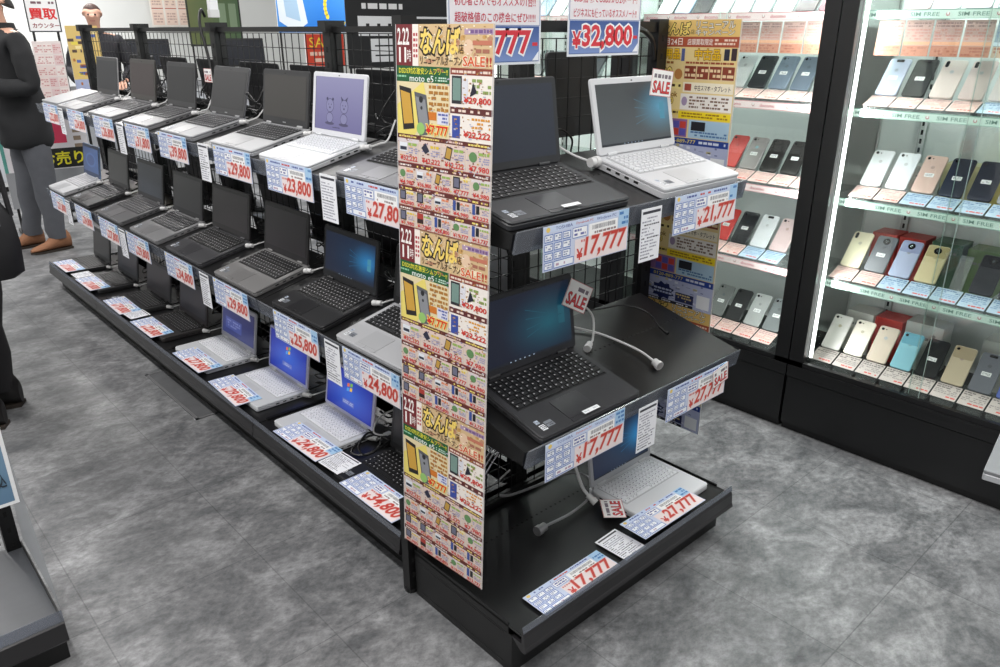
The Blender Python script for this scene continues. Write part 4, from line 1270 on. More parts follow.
rowfill(PINK, 0, .640, .088, [('grey phone', (120, 122, 122), LAB), ('black phone with white label', (50, 50, 52), LAB), ('silver phone', (178, 180, 180), LAB), ('mid grey phone', (128, 132, 134), LAB)], [P])
rowfill(FAR, 4, 1.86, .088, [('black phone', (40, 44, 48), {}), ('pale phone', (206, 210, 214), {}), ('blue grey phone', (120, 134, 156), {}), ('white phone', (226, 228, 230), {}), ('silver phone', (190, 194, 198), {}), ('grey phone', (120, 122, 126), {}), ('pale blue phone', (170, 184, 200), {}), ('dark phone', (48, 48, 54), {})], [P])
rowfill(FAR, 3, 1.86, .088, [('white phone', (222, 224, 226), {}), ('dark grey phone', (70, 72, 76), {}), ('silver phone', (176, 180, 184), {}), ('black phone', (38, 38, 42), {}), ('white gold phone', (216, 206, 196), {}), ('grey phone', (110, 112, 118), {})], [P])
# price leaflets hanging under the top visible shelf
def leaflet(y, label, tone):
    c = Canvas(.082, .108, {'pink': (200, 166, 158), 'blue': (146, 168, 186)}[tone], .0012)
    rn = random.Random(int(y*1000))
    c.scrib(.005, .086, .078, .103, (150, 120, 120) if tone == 'pink' else (90, 120, 160), 2, 1, .85, rn)
    c.scrib(.005, .048, .078, .084, (196, 140, 132) if tone == 'pink' else (120, 150, 190), 4, 1, .75, rn)
    c.r(.0, .034, .082, .044, (228, 170, 136) if tone == 'pink' else (210, 226, 240), 1)
    c.r(.0, .0, .082, .032, (190, 130, 108) if tone == 'pink' else (196, 170, 150), 1)
    c.scrib(.004, .002, .078, .030, (165, 100, 80), 3, 2, .6, rn)
    o = c.build('price_leaflet', PRINT)
    o.matrix_world = T(1.762, y, 1.402) @ RZ(-PI/2) @ RX(PI/2-.08)
    tag(o, label, 'price card')
    # its wire clip
for k in range(6):
    leaflet(.118-.088*k, '%s price leaflet, %s hanging under the top visible shelf of the green-strip showcase' % ('pink' if k < 4 else 'pale blue', ORD[k]), 'pink' if k < 4 else 'blue')
for k in range(7):
    leaflet(.90-.0885*k, 'pink price leaflet, %s hanging under the top visible shelf of the pink-strip showcase' % ORD[k], 'pink')
# retail boxes behind the phones
def retail_box(y, z, w, h, d, col, label, x=1.975, face=None, print_=(120, 120, 120), top=None):
    t = thing('phone_box', label, 'box', T(x, y, z+.001) @ RZ(-PI/2))
    key = '%d_%d_%d' % col
    m = mat('carton_'+key, col, .45)
    b = MB(); b.box(-w/2, 0, 0, w/2, d, h*.38); b.build('tray', m, t)
    b = MB(); b.slab(w+.003, d+.003, h*.60, r=.001, ch=.0005, y0=-.0015, z0=h*.385); b.build('lid', m, t)
    c = Canvas(w*.8, h*.42, col, .0003, M=T(-w*.4, -.0022, h*.48) @ RX(PI/2))
    c.scrib(w*.08, h*.16, w*.55, h*.26, print_, 1, 1, .9); c.disc(w*.68, h*.30, w*.05, w*.05, print_, 1)
    c.build('front_print', PRINT, t)
    return t
for k, (y, z, w, h, d, col, lab) in enumerate((
        (.055, .60, .088, .165, .10, (206, 58, 48), 'red phone carton behind the second phone of the fourth row, green-strip showcase'),
        (-.045, .60, .088, .165, .10, (200, 54, 46), 'red phone carton behind the third phone of the fourth row, green-strip showcase'),
        (-.165, .60, .10, .17, .10, (74, 104, 82), 'dark green phone carton behind the black phone, green-strip showcase'),
        (-.285, .60, .10, .165, .10, (104, 128, 84), 'olive green phone carton behind the end of the fourth row, green-strip showcase'),
        (.090, .264, .10, .175, .10, (222, 218, 212), 'white phone carton behind the first bottom phone, green-strip showcase'),
        (-.02, .264, .10, .175, .10, (214, 60, 52), 'red phone carton behind the second bottom phone, green-strip showcase'),
        (-.15, .264, .13, .19, .10, (206, 206, 202), 'large grey white phone carton behind the light blue phone'),
        (-.42, .264, .14, .19, .10, (204, 202, 198), 'large white phone carton behind the gold bottom phone'),
        (-.15, .905, .11, .14, .09, (206, 196, 150), 'yellowish phone carton behind the navy phone, third row'),
        (-.27, .905, .10, .14, .09, (214, 190, 96), 'yellow phone carton behind the dark navy phone, third row'),
        (-.04, .905, .10, .12, .09, (190, 186, 180), 'grey phone carton behind the rose gold phone, third row'))):
    retail_box(y, z, w, h, d, col, lab, x=1.99 if z < .9 else 2.0)
#MARK_PEOPLE
# ------------------------------------------------------------------ people
def skin(name, nodes, edges, m, parent, sub=2, smooth=True):
    """continuous surface grown from joints: nodes = (x, y, z, rx, ry)"""
    me = bpy.data.meshes.new(name)
    me.from_pydata([n[:3] for n in nodes], edges, [])
    me.materials.append(m)
    o = bpy.data.objects.new(name, me)
    COL.objects.link(o)
    if parent is not None: o.parent = parent
    mo = o.modifiers.new('skin', 'SKIN'); mo.use_smooth_shade = smooth; mo.branch_smoothing = .4
    for i, n in enumerate(nodes):
        sv = me.skin_vertices[0].data[i]
        sv.radius = (n[3], n[4] if len(n) > 4 else n[3])
        sv.use_root = (i == 0)
    if sub:
        ms = o.modifiers.new('sub', 'SUBSURF'); ms.levels = sub; ms.render_levels = sub
    return o

def hand_nodes(nodes, edges, wrist, d, side, palmdir, curl=.6):
    """palm and five separate fingers from a wrist node; d = pointing direction, side = thumb side"""
    d, side, pn = Vector(d).normalized(), Vector(side).normalized(), Vector(palmdir).normalized()
    w = Vector(nodes[wrist][:3])
    def add(p, r, parent, r2=None):
        nodes.append((p.x, p.y, p.z, r, r2 or r)); edges.append((parent, len(nodes)-1)); return len(nodes)-1
    pc = add(w+d*.045, .026, wrist, .016)
    for k, (off, ln) in enumerate(((.028, .072), (.010, .080), (-.008, .074), (-.026, .060))):
        base = add(w+d*.088+side*off, .0098, pc)
        p = Vector(nodes[base][:3]); a = 0; cur = base
        for s_ in (.42, .32, .26):
            a += curl*.5
            p = p + (d*math.cos(a)+pn*math.sin(a))*ln*s_
            cur = add(p, .0086, cur)
    t1 = add(w+d*.035+side*.040, .011, pc)
    t2 = add(w+d*.062+side*.056+pn*.012, .010, t1)
    add(w+d*.086+side*.058+pn*.026, .009, t2)

SKIN_M = mat('skin_tone', (206, 160, 138), .5, noise=.06, nscale=20)
def ell(cx, cy, z, rx, ry, n=20, ph=0.):
    return [(cx+rx*math.cos(2*PI*k/n+ph), cy+ry*math.sin(2*PI*k/n+ph), z) for k in range(n)]

def person(M, label, coat, trousers, shoes, arms, hair=(30, 26, 24), hem=.64, legx=.10, legy=((0, 0), (0, 0)), collar=True, shoe_col=None, shoe_len=.27, girth=1., H=1.70):
    """faces -y; arms = ((elbow, hand, hand direction, palm direction) left-hand side x<0, then x>0)"""
    t = thing('person', label, 'person', M)
    s_ = H/1.70
    def Z(z): return z*s_
    # body: one continuous surface
    nodes = [(0, .0, Z(.92), .135, .10), (0, .0, Z(1.08), .125, .095), (0, .005, Z(1.25), .145, .105), (0, .01, Z(1.37), .13, .09), (0, .0, Z(1.45), .052, .055),
             (0, -.012, Z(1.51), .056, .062), (0, -.035, Z(1.555), .078, .080), (0, -.012, Z(1.62), .092, .104), (0, .0, Z(1.672), .062, .072)]
    edges = [(0, 1), (1, 2), (2, 3), (3, 4), (4, 5), (5, 6), (6, 7), (7, 8)]
    # nose and ears
    nodes.append((0, -.108, Z(1.582), .007)); edges.append((6, len(nodes)-1))
    for sx in (-1, 1):
        nodes.append((sx*.086, .0, Z(1.60), .012, .016)); edges.append((7, len(nodes)-1))
    coat_n = [(0, .01, Z(hem), .215*girth, .205*girth), (0, .01, Z(.80), .21*girth, .20*girth), (0, .01, Z(1.0), .195*girth, .185*girth), (0, .010, Z(1.2), .19*girth, .175*girth), (0, .012, Z(1.36), .160*girth, .135*girth), (0, .010, Z(1.44), .080, .078)]
    coat_e = [(0, 1), (1, 2), (2, 3), (3, 4), (4, 5)]
    for sx, (el, ha, hd, pn, th_) in zip((-1, 1), arms):
        sh = Vector((sx*.185, .01, Z(1.385)))
        i = len(nodes); nodes.append((*sh, .055)); edges.append((3, i))
        nodes.append((*el, .040)); edges.append((i, i+1))
        nodes.append((*ha, .026, .022)); edges.append((i+1, i+2))
        hand_nodes(nodes, edges, i+2, hd, th_, pn)
        j = len(coat_n); coat_n.append((sh.x, sh.y, sh.z, .072)); coat_e.append((4, j))
        E_, H_ = Vector(el), Vector(ha)
        coat_n.append((*(sh.lerp(E_, .5)), .068)); coat_e.append((j, j+1))
        coat_n.append((*E_, .060)); coat_e.append((j+1, j+2))
        coat_n.append((*(E_.lerp(H_, .5)), .055)); coat_e.append((j+2, j+3))
        coat_n.append((*(E_.lerp(H_, .93)), .048)); coat_e.append((j+3, j+4))
    for k, sx in enumerate((-1, 1)):
        fy = legy[k][0]
        i = len(nodes)
        nodes.append((sx*.085, 0, Z(.84), .072)); edges.append((0, i))
        nodes.append((sx*legx*.95, fy*.5, Z(.48), .042)); edges.append((i, i+1))
        nodes.append((sx*legx, fy, Z(.10), .030)); edges.append((i+1, i+2))
        nodes.append((sx*legx, fy-.05, .045, .024)); edges.append((i+2, i+3))
    skin('body', nodes, edges, SKIN_M, t)
    co = skin('coat', coat_n, coat_e, coat, t)
    tx = bpy.data.textures.new('cloth_folds', 'CLOUDS'); tx.noise_scale = .16
    dm = co.modifiers.new('folds', 'DISPLACE'); dm.texture = tx; dm.strength = .05; dm.mid_level = .5
    # trousers
    b = MB()
    for k, sx in enumerate((-1, 1)):
        fy = legy[k][0]
        rings = []
        for z, r in ((.78, .080), (.72, .092), (.64, .094), (.50, .078), (.36, .068), (.24, .064), (.14, .062), (.085, .064)):
            f_ = 1-z/.80
            cx = sx*(.075+(legx-.075)*f_); cy = fy*f_+.008*math.sin(z*30)+.02*(1-f_)
            wob = .004*math.sin(z*55+sx)
            rings.append(ell(cx, cy, Z(z), (r+wob)*girth, (r*1.05+wob)*girth))
        b.loft(rings[::-1])
    b.build('trousers', trousers, t, smooth=True)
    for k, sx in enumerate((-1, 1)):
        fy = legy[k][0]
        b = MB()
        n = 16
        rings = []
        for yy, rx, zt in ((.078, .022, .110), (.062, .040, .135), (.025, .044, .138), (-.03, .045, .120), (-.09, .047, .068), (-.14, .047, .052), (-.175, .036, .042), (-.195, .016, .030)):
            rings.append([(sx*legx+rx*math.cos(2*PI*q/n), fy+yy*shoe_len/.27, max(.012, .012+(zt-.012)*(.5+.5*math.sin(2*PI*q/n)))) for q in range(n)])
        b.loft(rings)
        so = b.build('shoe', shoes, t, smooth=True)
        b = MB()
        pts = [(sx*legx+a*1.05, fy+y_*shoe_len/.27) for a, y_ in ((-.03, .078), (.03, .078), (.042, .02), (.046, -.06), (.049, -.13), (.036, -.18), (.0, -.202), (-.036, -.18), (-.049, -.13), (-.046, -.06), (-.042, .02))]
        b.prism([(p[0], p[1]) for p in pts][::-1], 0, .014, axis='z')
        b.build('sole', mat('shoe_sole', (50, 42, 36), .7), so)
    # hair, eyes, mouth
    b = MB(); n = 20; rings = []
    for q in range(7):
        a = q/6*PI*.5
        rings.append([(.082*math.cos(a)*math.cos(2*PI*k/n), .012+.094*math.cos(a)*math.sin(2*PI*k/n), Z(1.605)+.088*math.sin(a)+(.028*max(0, -math.sin(2*PI*k/n))-.05*max(0, math.sin(2*PI*k/n)))*math.cos(a)) for k in range(n)])
    b.loft(rings)
    b.build('hair', mat('hair_%d' % hair[0], hair, .6, noise=.3, nscale=80), t, smooth=True)
    for sx in (-1, 1):
        b = MB(); b.cyl((sx*.030, -.100, Z(1.598)), (sx*.030, -.112, Z(1.598)), .010, 10, .006); b.build('eye', mat('eye_dark', (38, 30, 28), .3), t)
    b = MB(); b.box(-.022, -.110, Z(1.540), .022, -.104, Z(1.546)); b.build('mouth', mat('lips', (160, 96, 88), .5), t)
    if collar:
        b = MB()
        b.loft([ell(0, .008, Z(1.41), .088, .086), ell(0, .006, Z(1.47), .074, .076), ell(0, .006, Z(1.475), .066, .068), ell(0, .008, Z(1.42), .074, .074)], caps=False)
        b.build('collar', coat, t, smooth=True)
    return t
# man in the dark coat beyond the far end of the run, facing -x, a white sheet in his hands
man = person(T(.235, 5.20, 0) @ RZ(-PI/2+.12), 'man in a black coat, grey trousers and tan shoes holding a white sheet', mat('black_coat', (26, 27, 30), .8, noise=.3, nscale=12, bump=.3),
       mat('grey_trousers', (84, 86, 92), .85, noise=.15, nscale=20, bump=.2), mat('tan_suede', (142, 98, 70), .8, noise=.2, nscale=30),
       arms=(((-.26, .02, 1.13), (-.13, -.22, 1.14), (.35, -.9, .1), (.9, .3, 0), (0, 0, 1)), ((.265, .03, 1.12), (.15, -.24, 1.13), (-.3, -.95, .1), (-.9, .3, 0), (0, 0, 1))),
       legx=.125, legy=((-.06, 0), (.03, 0)), H=1.76, girth=.95, hem=.66)
b = MB(); b.M = T(.02, 4.86, 1.14) @ RZ(-PI/2+.12) @ RX(math.radians(70))
b = MB(); b.M = T(-.195, 5.17, 1.175) @ RZ(-PI/2+.12) @ RX(math.radians(75)); b.slab(.21, .16, .0016, r=.002, ch=.0002)
tag(b.build('paper_sheet', mat('plain_paper', (238, 240, 238), .6)), 'white sheet held by the man in the black coat', 'paper')
# second visitor at the picture edge, dark trousers and a black shoulder bag
per2 = person(T(-.645, 2.42, 0) @ RZ(-PI/2-.5), 'visitor in a dark jacket and black trousers with a shoulder bag, standing by the aisle', mat('dark_jacket', (22, 23, 26), .8, noise=.2, nscale=12, bump=.3),
       mat('black_trousers', (30, 29, 31), .85, noise=.2, nscale=14, bump=.2), mat('black_leather', (28, 26, 26), .4),
       arms=(((-.26, .04, 1.12), (-.22, -.14, .92), (.1, -.5, -.8), (1, 0, 0), (0, -.8, .5)), ((.26, .05, 1.12), (.20, -.12, .95), (-.1, -.6, -.7), (-1, 0, 0), (0, -.8, .5))), legx=.10, H=1.68, girth=1.)
t = thing('shoulder_bag', 'black shoulder bag at the hip of the visitor in black trousers', 'bag', T(-.60, 2.07, .66) @ RZ(-.3))
bm_ = mat('bag_nylon', (20, 20, 23), .6, noise=.2, nscale=40, bump=.2)
b = MB(); b.loft([[(p[0]*k_, p[1]*k_, z) for p in ell(0, 0, 0, .13, .05, 20)] for z, k_ in ((0, .7), (.02, .95), (.12, 1.0), (.22, .95), (.27, .75))]); b.build('body', bm_, t, smooth=True)
b = MB(); b.tube(spline([(-.12, 0, .22), (-.10, -.01, .45), (-.0, -.015, .66), (.10, 0, .45), (.12, 0, .22)], 6), .009, 6); b.build('strap', bm_, t, smooth=True)
b = MB(); b.tube([(-.09, -.052, .20), (.09, -.052, .20)], .004, 6); b.build('zip', M_CHROME, t)
# clerk behind the counter
person(T(1.44, 7.35, 0) @ RZ(-.35), 'clerk in a dark shirt standing behind the counter beyond the wire mesh', mat('clerk_shirt', (36, 36, 42), .8), mat('black_trousers', (30, 29, 31), .85), mat('black_leather', (28, 26, 26), .4),
       arms=(((-.27, .02, 1.13), (-.20, -.20, 1.02), (.2, -.9, -.2), (0, 0, -1), (1, 0, 0)), ((.27, .02, 1.13), (.2, -.20, 1.02), (-.2, -.9, -.2), (0, 0, -1), (-1, 0, 0))), H=1.72, hem=.86, hair=(70, 50, 44))
#MARK_BG
# ------------------------------------------------------------------ things beyond the run
def panel(name, w, h, M, label, cat, draw, bg=(240, 240, 240), th=.01, legs=None, seed=1, tube=None):
    c = Canvas(w, h, bg, th, M=None, L=.0006)
    draw(c, w, h, random.Random(seed))
    if legs is None:
        o = c.build(name, PRINT); o.matrix_world = M
        return tag(o, label, cat)
    t = thing(name, label, cat, M)
    c.build('face_panel', PRINT, t)
    hz = legs
    for x in (.03, w-.03):
        b = MB(); b.cyl((x, -hz, -.012-.01), (x, h*.9, -.022), .010, 8); b.build('leg', M_BLACK, t)
    b = MB()
    for x in (.03, w-.03):
        b.box(x-.015, -hz, -.16, x+.015, -hz+.02, .14)
    b.build('foot', M_BLACK, t)
    return t
FY = lambda x, y, z, rz=0.: T(x, y, z) @ RZ(rz) @ RX(PI/2)     # panel facing -y
def d_buy(c, w, h, rn):
    c.frame(0, 0, w, h, .010, (60, 60, 64), 1)
    c.t('買取', w*.09, h*.37, w*.93, h*.70, (214, 40, 44), 2, off=.03)
    c.t('カウンター', w*.13, h*.12, w*.95, h*.27, (150, 70, 74), 2, off=.02)
    c.scrib(w*.1, h*.80, w*.9, h*.92, (120, 90, 100), 1, 2, .7, rn)
panel('counter_sign', .24, .26, FY(.69, 6.50, 1.465, -.1), 'white sign with red characters for the purchase counter on a black stand', 'sign', d_buy, legs=1.463)
def d_blue(c, w, h, rn):
    c.grad(lambda u, v: lerp((40, 120, 215), (120, 190, 240), v*.5+.5*abs(u-.5)), 0, 0, w, h, 8, 6, 1)
    c.poly2([(w*.02, h*.14), (w*.20, h*.0), (w*.34, h*.12), (w*.24, h*.9), (w*.0, h*.9)], (226, 236, 246), 2)
    c.poly2([(w*.10, h*.2), (w*.26, h*.14), (w*.20, h*.8), (w*.06, h*.8)], (170, 200, 226), 3)
    for k in range(9):
        a = PI*.35+k*.16
        c.disc(w*(.66+.10*math.cos(a*1.6)), h*(.34+.22*math.sin(a*1.6)), w*.022, h*.035, (244, 222, 70), 3, 10)
    c.poly2([(w*.70, h*.12), (w*.80, h*.14), (w*.76, h*.0)], (244, 222, 70), 3)
    c.r(w*.45, h*.58, w*.9, h*.64, (236, 242, 250), 3)
panel('blue_poster', .95, .72, FY(2.80, 6.30, 1.46), 'bright blue poster with a white device and yellow arrow, standing behind the run', 'poster', d_blue, legs=1.458)
def d_black(c, w, h, rn):
    c.t('PC', w*.02, h*.93, w*.1, h*.99, (230, 230, 230), 2)
    c.scrib(w*.14, h*.58, w*.55, h*.68, (240, 240, 240), 1, 2, .9, rn)
    c.r(w*.10, h*.33, w*.50, h*.53, (236, 238, 240), 1)
    for k in range(3):
        c.r(w*(.17+.10*k), h*.42, w*(.20+.10*k), h*.455, (30, 30, 32), 2)
    c.r(w*.53, h*.33, w*.97, h*.53, (236, 238, 240), 1); c.r(w*.66, h*.36, w*.70, h*.42, (30, 30, 32), 2); c.r(w*.78, h*.33, w*.82, h*.39, (30, 30, 32), 2)
    c.r(w*.20, h*.06, w*.52, h*.30, (236, 238, 240), 1)
    c.r(w*.24, h*.22, w*.45, h*.235, (30, 30, 32), 2); c.r(w*.24, h*.12, w*.45, h*.135, (30, 30, 32), 2)
panel('black_sign', 1.15, .80, FY(2.76, 5.0, 1.17), 'large black sign with white blocks behind the mesh of the run', 'sign', d_black, bg=(34, 35, 37), legs=1.168)
def d_grid(c, w, h, rn):
    for i in range(3):
        for j in range(2):
            c.r(w*(.03+.33*i), h*(.05+.48*j), w*(.31+.33*i), h*(.47+.48*j), (238, 214, 200), 1)
            c.scrib(w*(.06+.33*i), h*(.10+.48*j), w*(.28+.33*i), h*(.40+.48*j), (200, 170, 160), 4, 2, .8, rn)
        c.r(w*(.03+.33*i), h*.49, w*(.31+.33*i), h*.52, (190, 110, 90), 2)
panel('notice_board', .50, .42, FY(2.72, 9.42, 1.52), 'cream notice board with six small printed panels on the back wall', 'notice board', d_grid, bg=(240, 232, 224))
def d_green(c, w, h, rn):
    c.grad(lambda u, v: lerp((96, 104, 62), (70, 96, 66), u), .0, .0, w, h, 4, 4, 1)
    c.frame(0, 0, w, h, .02, (36, 40, 34), 2)
    for i in range(2):
        c.r(w*(.58+.2*i), h*.3, w*(.72+.2*i), h*.8, (120, 140, 112), 2)
panel('green_panel', .66, .60, FY(2.84, 8.6, 1.30), 'olive green framed panel on a stand behind the wire mesh', 'sign', d_green, bg=(80, 92, 62), legs=1.298)
def d_gold(c, w, h, rn):
    c.r(0, h*.45, w, h, (226, 196, 120), 1); c.r(0, 0, w, h*.45, (170, 180, 214), 1)
    for k in range(46):
        a, q = rn.uniform(0, .8), rn.uniform(.02, .95)
        c.r(w*a, h*q, w*(a+rn.uniform(.05, .25)), h*(q+.03), rn.choice([(250, 232, 170), (190, 120, 60), (240, 220, 90), (90, 70, 60), (90, 110, 180)]), 2)
panel('gold_flyer', .21, .66, FY(.655, 5.33, .85, -.1), 'narrow gold and blue flyer strip on a stand near the man in the coat', 'poster', d_gold, legs=.848)
def d_pink(c, w, h, rn):
    for j in range(5):
        for i in range(3):
            c.r(w*(.03+.32*i), h*(.03+.19*j), w*(.33+.32*i), h*(.20+.19*j), rn.choice([(240, 222, 218), (232, 206, 206), (244, 232, 228)]), 1)
            c.scrib(w*(.05+.32*i), h*(.05+.19*j), w*(.31+.32*i), h*(.18+.19*j), (210, 150, 150), 4, 2, .6, rn)
panel('leaflet_board', .20, .44, FY(.59, 6.06, .96, -.1), 'pale pink leaflet board beside the man in the black coat', 'poster', d_pink, bg=(236, 224, 222), legs=.958)
def d_red(c, w, h, rn):
    c.r(0, 0, w, h, (206, 66, 44), 1); c.scrib(w*.1, h*.1, w*.9, h*.5, (240, 200, 180), 2, 2, .8, rn)
    c.t('SALE', w*.1, h*.6, w*.8, h*.9, (240, 210, 60), 2)
panel('red_pop', .36, .25, FY(2.30, 4.9, 1.20), 'small red and yellow pop sign behind the mesh of the run', 'sign', d_red, legs=1.198)
# phone poster and yellow characters below, past the far end
def d_phone(c, w, h, rn):
    c.r(0, 0, w, h, (232, 228, 232), 1)
    c.poly2([(w*.12, h*.30), (w*.42, h*.34), (w*.46, h*.96), (w*.14, h*.92)], (214, 216, 224), 2)
    c.disc(w*.24, h*.86, w*.05, h*.018, (40, 40, 46), 3); c.disc(w*.24, h*.80, w*.05, h*.018, (40, 40, 46), 3)
    c.r(w*.60, h*.60, w*.76, h*.90, (222, 60, 96), 2)
    c.scrib(w*.84, h*.3, w*.99, h*.9, (150, 130, 110), 8, 2, .8, rn)
    c.r(0, 0, w*.04, h, (90, 160, 150), 2)
    c.r(w*.12, h*.36, w, h*.55, (30, 32, 30), 3); c.r(0, 0, w, h*.35, (150, 152, 156), 3)
    c.t('お売り', w*.42, h*.385, w*.92, h*.52, (244, 232, 50), 4, off=.02)
panel('phone_poster', .60, .78, FY(.16, 5.75, .20, -.08), 'white phone poster with a pink handset and yellow characters on black', 'poster', d_phone, legs=.198)
# service counter across the back
t = thing('service_counter', 'long white service counter in front of the back wall', 'counter', T(.2, 7.75, 0))
b = MB(); b.box(0, 0, .05, 3.6, .55, .92); b.build('cabinet', mat('counter_white', (216, 218, 220), .5), t)
b = MB(); b.box(-.03, -.04, .92, 3.63, .58, .96); b.build('counter_top', mat('counter_top_grey', (150, 152, 156), .35), t)
b = MB(); b.box(.02, .02, 0, 3.58, .53, .05); b.build('plinth', M_BLACK2, t)
for k in range(4):
    b = MB(); b.box(.05+.9*k, -.006, .10, .87+.9*k, 0, .86); b.build('front_panel', mat('counter_panel', (196, 200, 206), .5), t)
def monitor(x, y, z, rz, label):
    t = thing('monitor', label, 'monitor', T(x, y, z) @ RZ(rz))
    b = MB(); b.slab(.24, .18, .012, r=.02, ch=.003, y0=-.09); b.build('foot', M_BLACK, t)
    b = MB(); b.cyl((0, .02, .01), (0, .02, .18), .018, 10); b.build('neck', M_BLACK, t)
    b = MB(); b.M = T(0, 0, .12) @ RX(PI/2-.08); b.slab(.50, .31, .03, r=.008, ch=.003); p = b.build('housing', M_BLACK, t)
    b = MB(); b.M = T(0, 0, .12) @ RX(PI/2-.08); b.box(-.235, .022, .0301, .235, .290, .0312); b.build('screen', mat('monitor_dark', (40, 42, 48), .25), p)
monitor(.75, 8.0, .962, .2, 'black monitor on the service counter near the purchase sign')
monitor(2.1, 8.0, .962, -.1, 'black monitor in the middle of the service counter')
monitor(3.2, 8.0, .962, -.1, 'black monitor at the far end of the service counter')
# printers and boxes on a low island behind the run
t = thing('island_table', 'low black display table standing behind the laptop run', 'table', T(2.35, 3.1, 0))
b = MB(); b.box(0, 0, .84, 1.1, 1.7, .88); b.build('table_top', M_CASE, t)
for x in (.05, 1.0):
    for y in (.05, 1.6):
        b = MB(); b.box(x, y, 0, x+.05, y+.05, .84); b.build('leg', M_BLACK, t)
for k, (x, y, col, lab) in enumerate(((2.65, 3.35, (30, 31, 34), 'black printer on the low table behind the run, end by the showcases'), (2.70, 3.95, (212, 214, 216), 'white printer in the middle of the low table behind the run'), (2.65, 4.5, (34, 35, 38), 'black printer at the far end of the low table behind the run'))):
    t = thing('printer', lab, 'printer', T(x, y, .881) @ RZ(-PI/2))
    m = mat('printer_%d' % k, col, .4)
    b = MB(); b.slab(.42, .34, .15, r=.02, ch=.01); b.build('body', m, t)
    b = MB(); b.slab(.40, .32, .03, r=.02, ch=.006, z0=.151, y0=.01); b.build('scanner_lid', m, t)
    b = MB(); b.box(-.15, -.10, .03, .15, 0, .038); b.build('paper_tray', M_BLACK, t)
    b = MB(); b.box(-.12, -.004, .09, .0, 0, .13); b.build('control_panel', mat('panel_dark', (20, 22, 26), .2), t)
# ------------------------------------------------------------------ cables
def cable(name, label, pts, r, m, plugs=(), k=6, cat='cable'):
    t = thing(name, label, cat, T(*pts[0]))
    o = Vector(pts[0])
    b = MB(); b.tube(spline([Vector(p)-o for p in pts], k), r, 6); b.build('wire', m, t, smooth=True)
    for (p, q, rr) in plugs:
        b = MB(); b.cyl(Vector(p)-o, Vector(q)-o, rr, 12); b.cyl(Vector(p)-o, Vector(p)-o+(Vector(q)-Vector(p))*.45, rr*1.18, 12)
        b.build('plug', m if m is not M_DARKC else M_DARKC, t, smooth=True)
    return t
cr = random.Random(21)
cnt = {'top': 0, 'middle': 0, 'bottom': 0}
for row, yc, front, look, kw in RUN:
    n = cnt[row]; cnt[row] += 1
    w, d = kw.get('w', .35), kw.get('d', .235)
    xf, z, ti = on_shelf(row, front)
    M = run_M(xf, yc, z, ti)
    L = lambda x, y, z_: tuple(M @ Vector((x, y, z_)))
    xm = .405
    # white lock cable from the corner of each laptop back to the mesh
    p0, p1 = L(w/2+.004, d-.030, .013), L(w/2+.036, d-.018, .015)
    e = (xm, p1[1]-.02-.03*cr.random(), p1[2]+.05*cr.random()+.03)
    cable('lock_cable', 'white lock cable at the corner of the %s %s-shelf laptop from the posters' % (ORD[n], row), [p1, (p1[0]+.02, p1[1]-.02, p1[2]+.01), (.5*(p1[0]+xm), p1[1]-.035, p1[2]+.02), e], .0028, M_WHITEC, plugs=((p0, p1, .0085),), cat='lock cable')
    # black power lead coiled behind
    q = L(w/2-.02, d+.004, .012)
    pts = [q]
    x0 = min(q[0]+.02, .37)
    for j in range(9):
        a = j*1.25+cr.random()
        pts.append((min(.40, x0+.018+.022*math.cos(a)), q[1]-.045+.045*math.sin(a)*cr.uniform(.5, 1.1), q[2]+.02+.010*j*cr.uniform(.6, 1.2)))
    pts.append((.405, pts[-1][1]-.03, pts[-1][2]+.06))
    cable('power_cable', 'black power lead coiled behind the %s %s-shelf laptop from the posters' % (ORD[n], row), pts, .0032, M_DARKC, k=5)
    if row != 'bottom' and n in (0, 1, 2, 4, 5):
        # grey lead sagging under the shelf towards the next tier
        ya = yc-.18
        cable('grey_lead', 'pale lead sagging under the %s shelf below its %s laptop' % (row, ORD[n]),
              [(.40, ya+.22, z-.03), (.36, ya+.16, z-.12-.03*cr.random()), (.34, ya+.05, z-.15), (.37, ya-.05, z-.10), (.405, ya-.08, z-.20)], .0028, M_WHITEC if n % 2 else M_DARKC)
t = thing('power_adapter', 'black power brick with a white label beside the white laptop of the bottom deck', 'power adapter', T(.300, .905, .1432) @ RZ(.05))
b = MB(); b.slab(.055, .125, .03, r=.008, ch=.003); b.build('case', M_DARKC, t)
b = MB(); b.box(-.014, .03, .0301, .014, .055, .0304); b.build('label', M_WHITE, t)
cable('power_cable', 'thick black lead looped on the bottom deck beside the white laptop', [(.26, .95, .18), (.23, .97, .19), (.18, .95, .17), (.17, .91, .155), (.21, .895, .16), (.26, .93, .19), (.21, .97, .175), (.15, .95, .155), (.19, .90, .158), (.34, .90, .20), (.40, .90, .30)], .004, M_DARKC)
cable('lock_cable', 'grey lock cable looped on the bottom deck beside the black power brick', [(.40, .90, .32), (.36, .93, .27), (.28, .96, .24), (.23, .93, .21), (.27, .90, .20), (.34, .893, .22), (.405, .89, .26)], .003, M_WHITEC)
